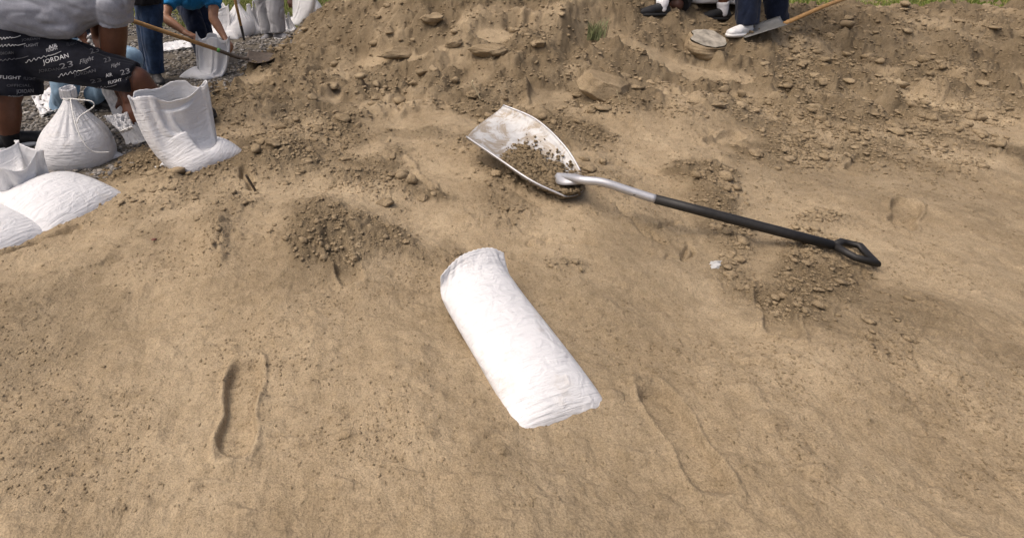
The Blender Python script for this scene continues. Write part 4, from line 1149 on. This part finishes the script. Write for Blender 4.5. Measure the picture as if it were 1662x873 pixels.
def script_line(px, py, w, h, ang, mat, seed):
    """a handwritten flourish: a run of loops ending in a long stroke"""
    q = random.Random(seed); pts = []
    for k in range(17):
        t = k / 16; y_ = 0.42 * math.sin(k * 1.75 + q.random() * 0.8) * (1.5 if k in (0, 9) else 0.8 - 0.3 * t)
        pts.append((-0.5 + 0.62 * t - 0.05 * y_, y_))
    pts += [(0.2, 0.1), (0.35, 0.0), (0.5, -0.25)]
    ca, sa = math.cos(R(ang)), math.sin(R(ang))
    pp_ = lay([(px + x_ * w * ca - y_ * h * sa, py + y_ * h * ca + x_ * w * sa) for x_, y_ in pts])
    pp_ = [p for p in pp_ if p is not None]
    if len(pp_) > 4: link('lettering', tube_np(smooth_path(pp_, 4), 0.0017, 4), mat, shorts)
for a_ in (('JORDAN', 91, 97, 43, 9.5, -15, PRINT), ('FLIGHT', 17, 126, 33, 5.5, 3, PRINT), ('AIR', 86, 76, 15, 5.5, -14, PRINT), ('FLIGHT', 85, 80.5, 19, 5.5, -14, PRINT), ('AIR', 177, 122, 11, 5.5, -12, PRINT), ('FLIGHT', 187, 132, 22, 5, -14, PRINT),
           ('Flight', 141, 99, 25, 9, -18, PRINT_S, .45), ('Flight', 188, 107, 16, 7, -18, PRINT_S, .45), ('23', 108, 106, 22, 9, -14, PRINT_S), ('23', 203, 117, 15, 8, -14, PRINT_S), ('FLIGHT', 51, 74, 24, 5, -6, PRINT_S), ('JORDAN', 40, 149, 27, 8, -3, PRINT_S),
           ('OFFICIAL', 30, 139, 38, 4, 0, PRINT_G), ('JORDAN', 80, 114, 34, 6, -6, PRINT_G), ('JORDAN', 138, 119, 36, 6.5, -12, PRINT_G), ('23', 153, 83, 15, 8, -14, PRINT_G), ('FLIGHT', 117, 72, 17, 5, -8, PRINT_G), ('JORDAN', 50, 65, 30, 5, -4, PRINT_G), ('23', 174, 98, 11, 7, -14, PRINT_G),
           ('JORDAN', 213, 124, 20, 4.5, -26, PRINT_S), ('23', 156, 131, 18, 6, -10, PRINT_G), ('JORDAN', 10, 87, 24, 6, -4, PRINT_G), ('FLIGHT', 48, 128, 20, 5, 2, PRINT_G)): words(*a_)
for a_ in ((16, 62, 36, 6, -6, PRINT, 1), (20, 74, 42, 6, -3, PRINT, 2), (71, 93, 60, 7, -14, PRINT, 3), (121, 117, 54, 7, -14, PRINT, 4), (22, 96, 50, 5, -8, PRINT_G, 5), (170, 141, 40, 5, -8, PRINT_S, 6), (24, 156, 26, 4, -3, PRINT_S, 7)): script_line(*a_)

# --- crouching person behind him in faded jeans
JJ = standing(-1.75, 3.75, R(110), 0.25, zg=-0.02)
JJ.update({'ankL': A(152, 158, 3.72), 'kneeL': A(210, 97, 3.60), 'hipL': A(118, 72, 3.85), 'ankR': A(98, 172, 3.75), 'kneeR': A(106, 146, 3.6), 'hipR': A(100, 78, 3.7), 'pelvis': A(108, 62, 3.8), 'chest': A(128, -6, 3.85), 'neck': A(140, -40, 3.85), 'head': A(150, -75, 3.82),
           'shL': A(150, -15, 3.95), 'shR': A(112, -15, 3.70), 'elL': A(168, 30, 3.9), 'elR': A(120, 40, 3.62), 'wrL': A(158, 56, 3.72), 'wrR': A(140, 66, 3.62), 'root': A(140, 165, 3.72), 'face': V3(1, -.3, -.2)})
JJ['toeL'] = V3(1, -.2, 0); JJ['toeR'] = V3(1, -.4, 0)
person('crouching person in faded blue jeans half hidden behind the bending man', JJ, dict(skin=SKIN_DARK, legs=LIGHT_DENIM, top=cloth('slate_jersey', (0.10, 0.12, 0.15)), shoe=SHOE_BLACK, sole=SOLE_K), vox=0.010, seed=4)
# --- standing person in black top and dark jeans
x0, y0 = base_at(252, 131)
B_ = standing(x0, y0, R(20), 0.16, zg=-0.02)
B_.update({'ankR': A(253, 118, y0), 'kneeR': A(247, 62, y0 - 0.02), 'hipR': A(242, -32, y0 + .05), 'ankL': A(243, 112, y0 + .35), 'kneeL': A(240, 60, y0 + .28), 'hipL': A(232, -32, y0 + .15), 'toeR': V3(.35, -.6, 0), 'toeL': V3(.2, -.6, 0)})
person('standing person in long black top and dark blue jeans left of the held bag', B_, dict(skin=SKIN_MID, legs=JEANS, top=BLACK_T, shoe=SHOE_BLACK, sole=SOLE_K, hem=-0.85, ease=0.018), seed=6)
# --- bending person in bright blue shirt
x1, y1 = base_at(335, 112)
C_ = standing(x1, y1 + .3, R(160), 0.2, zg=-0.02)
C_.update({'ankL': A(333, 100, y1 + .35), 'kneeL': A(320, 46, y1 + .25), 'hipL': A(296, -8, y1 + .55), 'ankR': A(345, 100, y1 + .5), 'kneeR': A(330, 48, y1 + .5), 'hipR': A(318, -8, y1 + .65), 'pelvis': A(305, -16, y1 + .6), 'chest': A(312, -9, y1 + .2), 'neck': A(318, -22, y1 + .02), 'head': A(322, -34, y1 - .12),
           'shL': A(275, -4, y1 + .15), 'elL': A(268, 30, y1 - .02), 'wrL': A(302, 54, y1 - .12), 'hdL': A(322, 62, y1 - .15) - A(302, 54, y1 - .12), 'shR': A(347, -6, y1 + .15), 'elR': A(346, 30, y1 + .02), 'wrR': A(365, 62, y1 - .08), 'hdR': A(377, 76, y1 - .1) - A(365, 62, y1 - .08), 'pnR': V3(-1, 0, -.4), 'face': V3(.2, -.6, -.8), 'root': A(338, 110, y1 + .4)})
person('bending person in bright blue shirt and navy jeans holding a white bag open', C_, dict(skin=SKIN_MID, legs=NAVY, top=BLUE_T, shoe=SHOE_BLACK, sole=SOLE_K, sleeve=.5), vox=0.009, seed=8)
# --- person in pale grey trousers
x2, y2 = base_at(440, 62)
D_ = standing(x2 - .01, y2, R(150), 0.14, zg=0.02, step=0.05)
D_.update({'ankL': A(452, 53, y2 - .06), 'kneeL': A(447, 18, y2 - .06), 'ankR': A(436, 54, y2 + .08), 'kneeR': A(429, 18, y2 + .08), 'toeL': V3(.75, -.5, 0), 'toeR': V3(-.2, -.8, 0), 'wrL': A(457, 4, y2), 'elL': A(462, -32, y2)})
person('standing person in pale grey trousers among the background sandbags', D_, dict(skin=SKIN_DEEP, legs=GREY_P, top=BLACK_T, shoe=cloth('grey_canvas', (0.2, 0.2, 0.21)), sole=SOLE_W, ease=0.038), vox=0.012, seed=9)
# --- person reaching into a bag behind
x3, y3 = base_at(484, 30)
E_ = standing(x3, y3 + .45, R(180), 0.25, zg=-0.02, bend=R(75))
E_.update({'elL': A(484, -30, y3 + .1), 'wrL': A(478, 2, y3 + .02), 'elR': A(474, -32, y3 + .15), 'wrR': A(472, -2, y3 + .05), 'shL': A(492, -60, y3 + .2), 'shR': A(462, -60, y3 + .2)})
for s_, q_ in (('L', 500), ('R', 486)): E_['ank' + s_] = A(q_, 20, y3 + .5); E_['knee' + s_] = A(q_, -18, y3 + .45)
person('person reaching down into a white bag at the edge of the grass', E_, dict(skin=SKIN_DEEP, legs=BLACK_T, top=BLACK_T, shoe=SHOE_BLACK, sole=SOLE_K), vox=0.010, seed=10)
# --- someone behind the pile, only a bit of denim shows
F_ = standing(A(560, 0, 8.6).x, 8.6, R(170), 0.16, zg=-0.02)
person('person in blue jeans mostly hidden behind the left side of the pile', F_, dict(skin=SKIN_DEEP, legs=cloth('mid_denim', (0.10, 0.17, 0.26), 0.3, 12), top=BLACK_T, shoe=SHOE_BLACK, sole=SOLE_K), seed=11, hands=False)
# --- people on the right
def right_z(x, y): return ground_z(x, y)
YR = 5.3
p = ground_at(1066, 26); YG = p.y
G_ = standing(p.x, p.y, R(-110), 0.2, zg=p.z)
G_.update({'ankR': p + V3(.03, 0, .09), 'kneeR': A(1078, -40, YG + .05), 'hipR': A(1110, -30, YG + .25), 'ankL': A(1092, 14, YG + .35), 'kneeL': A(1098, 8, YG + .1), 'hipL': A(1118, -36, YG + .35), 'toeR': V3(-.9, -.1, 0), 'toeL': V3(.8, .3, 0)})
for k_ in ('pelvis', 'chest', 'neck', 'head', 'shL', 'shR', 'elL', 'elR', 'wrL', 'wrR'): G_[k_] = G_[k_] + V3(.22, .25, -.45)
person('kneeling person in black with one white sock at the top of the right slope', G_, dict(skin=SKIN_DEEP, legs=BLACK_T, top=BLACK_T, shoe=SHOE_BLACK, sole=SOLE_K, sock=WHITE_SOCK, leg_end=.5), seed=12, hands=False)
p = ground_at(1166, 33); YH = p.y
H_ = standing(p.x + .1, p.y + .1, R(-80), 0.2, zg=p.z)
H_.update({'ankL': p + V3(.02, 0, .09), 'kneeL': A(1174, -62, YH + .02), 'ankR': p + V3(.42, .45, .09), 'toeL': V3(-1, -.05, 0), 'toeR': V3(-1, .3, 0), 'kneeR': p + V3(.40, .42, .5)})
person('bare legged person with white socks and black shoes standing on the right', H_, dict(skin=SKIN_DARK, legs=BLACK_T, top=WHITE_SOCK, shoe=SHOE_BLACK, sole=SOLE_K, sock=WHITE_SOCK, leg_end=.42), seed=13, hands=False)
p = ground_at(1216, 50); YI = p.y
I_ = standing(p.x + .1, p.y, R(-60), 0.24, zg=p.z)
I_.update({'ankL': A(1212, 40, YI), 'kneeL': A(1216, -30, YI + .02), 'ankR': A(1262, 34, YI + .2), 'kneeR': A(1256, -30, YI + .2), 'toeL': V3(-.9, -.35, 0), 'toeR': V3(-.8, -.4, 0)})
person('person in navy jeans and white shoes beside the stump on the right', I_, dict(skin=SKIN_DARK, legs=NAVY, top=GREY_T, shoe=SHOE_WHITE, sole=SOLE_W, ease=.03), seed=14, hands=False)
print('people', round(time.time() - T0, 1))

# ------------------------------------------------------------------ the other bags
def place_bag(X, W, L, px, py, rz, label, sc=1.0, lift=0.0, dy=0.05, group='white sandbags standing in the background'):
    x_, y_ = base_at(px, py); z_ = ground_z(x_, y_ + dy)
    return make_bag(X, W, L, (x_, y_ + dy, z_ - 0.01 + lift), (0, 0, R(rz)), label, group, scale=sc)
place_bag(XC, 0.53, 0.60, 376, 66, 70, 'white sandbag directly behind the upright shovel', 1.1, dy=0.38)
place_bag(XS, 0.44, 0.62, 402, 62, 35, 'white sandbag squeezed between the upright shovel and the grey trousers', 1.15, dy=0.38)
place_bag(XD, 0.46, 0.58, 352, 70, -30, 'white sandbag behind the forearm of the person in blue', 1.0, dy=0.38)
place_bag(XD, 0.46, 0.58, 486, 40, 150, 'white sandbag with two dark hands reaching into it', 1.05)
place_bag(XC, 0.53, 0.60, 504, 30, 20, 'pointed white sandbag at the edge of the grass, rightmost of its cluster', 1.0)
place_bag(XS, 0.44, 0.62, 466, 52, 0, 'short white sandbag touching the grey trouser leg', 0.7)
place_bag(XC, 0.53, 0.60, 1143, 17, 15, 'white sandbag on the grass left of the white socks', 1.0, group='white sandbags on the right bank')
place_bag(XC, 0.53, 0.60, 1188, 17, 80, 'white sandbag on the grass behind the white socks', 0.9, group='white sandbags on the right bank')
# foreground sack whose corner shows at the lower edge of the picture
x_, y_ = base_at(824, 566)
make_bag(XJ, 0.27, 0.54, (x_, y_, ground_z(x_, y_) + 0.01), (0, R(6), R(286)), 'slack white sandbag lying alone in the near foreground')
# ------------------------------------------------------------------ empty sacks
def drape(corners, name, label, nu=26, nv=30, fold=0.02, freq=5.0, seed=0, cat='empty sandbag', two=True, sag=0.0):
    """an empty flat sack: two layers of cloth hung or dropped between four points"""
    c = [Vector(q) for q in corners]; r = empty(name, tuple(min(c, key=lambda q: q.z)), label, cat)
    nrm_ = (c[1] - c[0]).cross(c[3] - c[0]).normalized(); layers = (0.0, 0.012) if two else (0.0,)
    for li, off in enumerate(layers):
        V, uv = [], []
        for i in range(nu):
            for j in range(nv):
                a_, b_ = i / (nu - 1), j / (nv - 1)
                p = c[0].lerp(c[1], a_).lerp(c[3].lerp(c[2], a_), b_)
                q = Vector((a_ * freq + seed * 7, b_ * freq * .7 + li * 3.1, seed + li))
                h_ = (1 - 2 * abs(mnoise.noise(q))) * fold + mnoise.noise(q * 2.6) * fold * .5
                e_ = 0.012 * mnoise.noise(Vector((a_ * 6, b_ * 6, seed + 9)))
                V.append((p + nrm_ * (h_ + off) + (c[1] - c[0]).normalized() * e_ + Vector((0, 0, -sag * 4 * a_ * (1 - a_))))[:]); uv.append((a_, b_ * 1.5))
        o = link('fabric', np_mesh('fabric', np.array(V), grid_faces(nu, nv), np.array(uv)), BAG, r)
        so = o.modifiers.new('t', 'SOLIDIFY'); so.thickness = 0.002; so.offset = 0
    V0 = [c[3].lerp(c[2], k / 8) + nrm_ * 0.004 for k in range(9)]
    link('bottom_seam', tube_np([V0[0] - (V0[1] - V0[0]) * .4] + V0, 0.004, 5), STRING, r)
    return r
Yd = yd + 0.10
drape([at(163, 143, 3.22), at(190, 143, 3.20), at(246, 224, 3.02), at(206, 239, 2.98)], 'empty_sandbag', 'limp white bag hanging between the tied and the open sandbag', fold=0.010, seed=1)
g0 = ground_at(190, 205)
drape([at(166, 186, Yd + .16), at(205, 180, Yd + .2), at(215, 205, Yd + .13), at(196, 212, Yd + .1)], 'empty_sandbag', 'small crumpled white bag end lying beside the limp one', fold=0.028, freq=6, seed=2)
def flat_on(pix, lift=0.02):
    out = []
    for q in pix:
        p = ground_at(*q); out.append(p + V3(0, 0, lift))
    return out
drape(flat_on([(50, 156), (108, 138), (110, 178), (68, 193)], 0.03), 'empty_sandbag', 'empty white bag spread on the gravel behind the tied sandbag', fold=0.025, seed=3)
drape(flat_on([(262, 73), (306, 66), (314, 80), (262, 88)], 0.03), 'empty_sandbag', 'empty white bag flat on the gravel right of the dark jeans', fold=0.015, seed=4)
drape([at(122, 66, 3.6), at(148, 54, 3.58), at(156, 80, 3.55), at(118, 84, 3.6)], 'empty_sandbag', 'white bag in the hands of the crouching person', fold=0.03, seed=5)
drape(flat_on([(346, 128), (354, 124), (370, 106), (366, 104)], 0.03), 'empty_sandbag', 'edge of a flattened white bag right of the held one', fold=0.008, seed=6)
# grey shovel blade lying at the right beside the navy jeans
rb = ground_at(1232, 68)
def gb(s, w): return rb + V3(-.10 + .30 * s, .06 - .02 * s, .03 + .11 * s) + V3(.25, .9, .15) * (.11 * w) + V3(-.3, -.1, 1) * (.03 * w * w)
r = empty('flat_shovel', tuple(rb), 'grey steel shovel lying by the white shoe on the far right', 'shovel')
sheet('blade', gb, 14, 11, plain('grey_steel', (0.24, 0.24, 0.23), 0.5, 0.5, 0.15, 20, 0.5), r)
link('handle', tube_np([gb(1, 0), gb(1, 0) + V3(.35, .10, .12), gb(1, 0) + V3(.9, .3, .25)], 0.017, 10), WOOD, r)
print('all', round(time.time() - T0, 1))
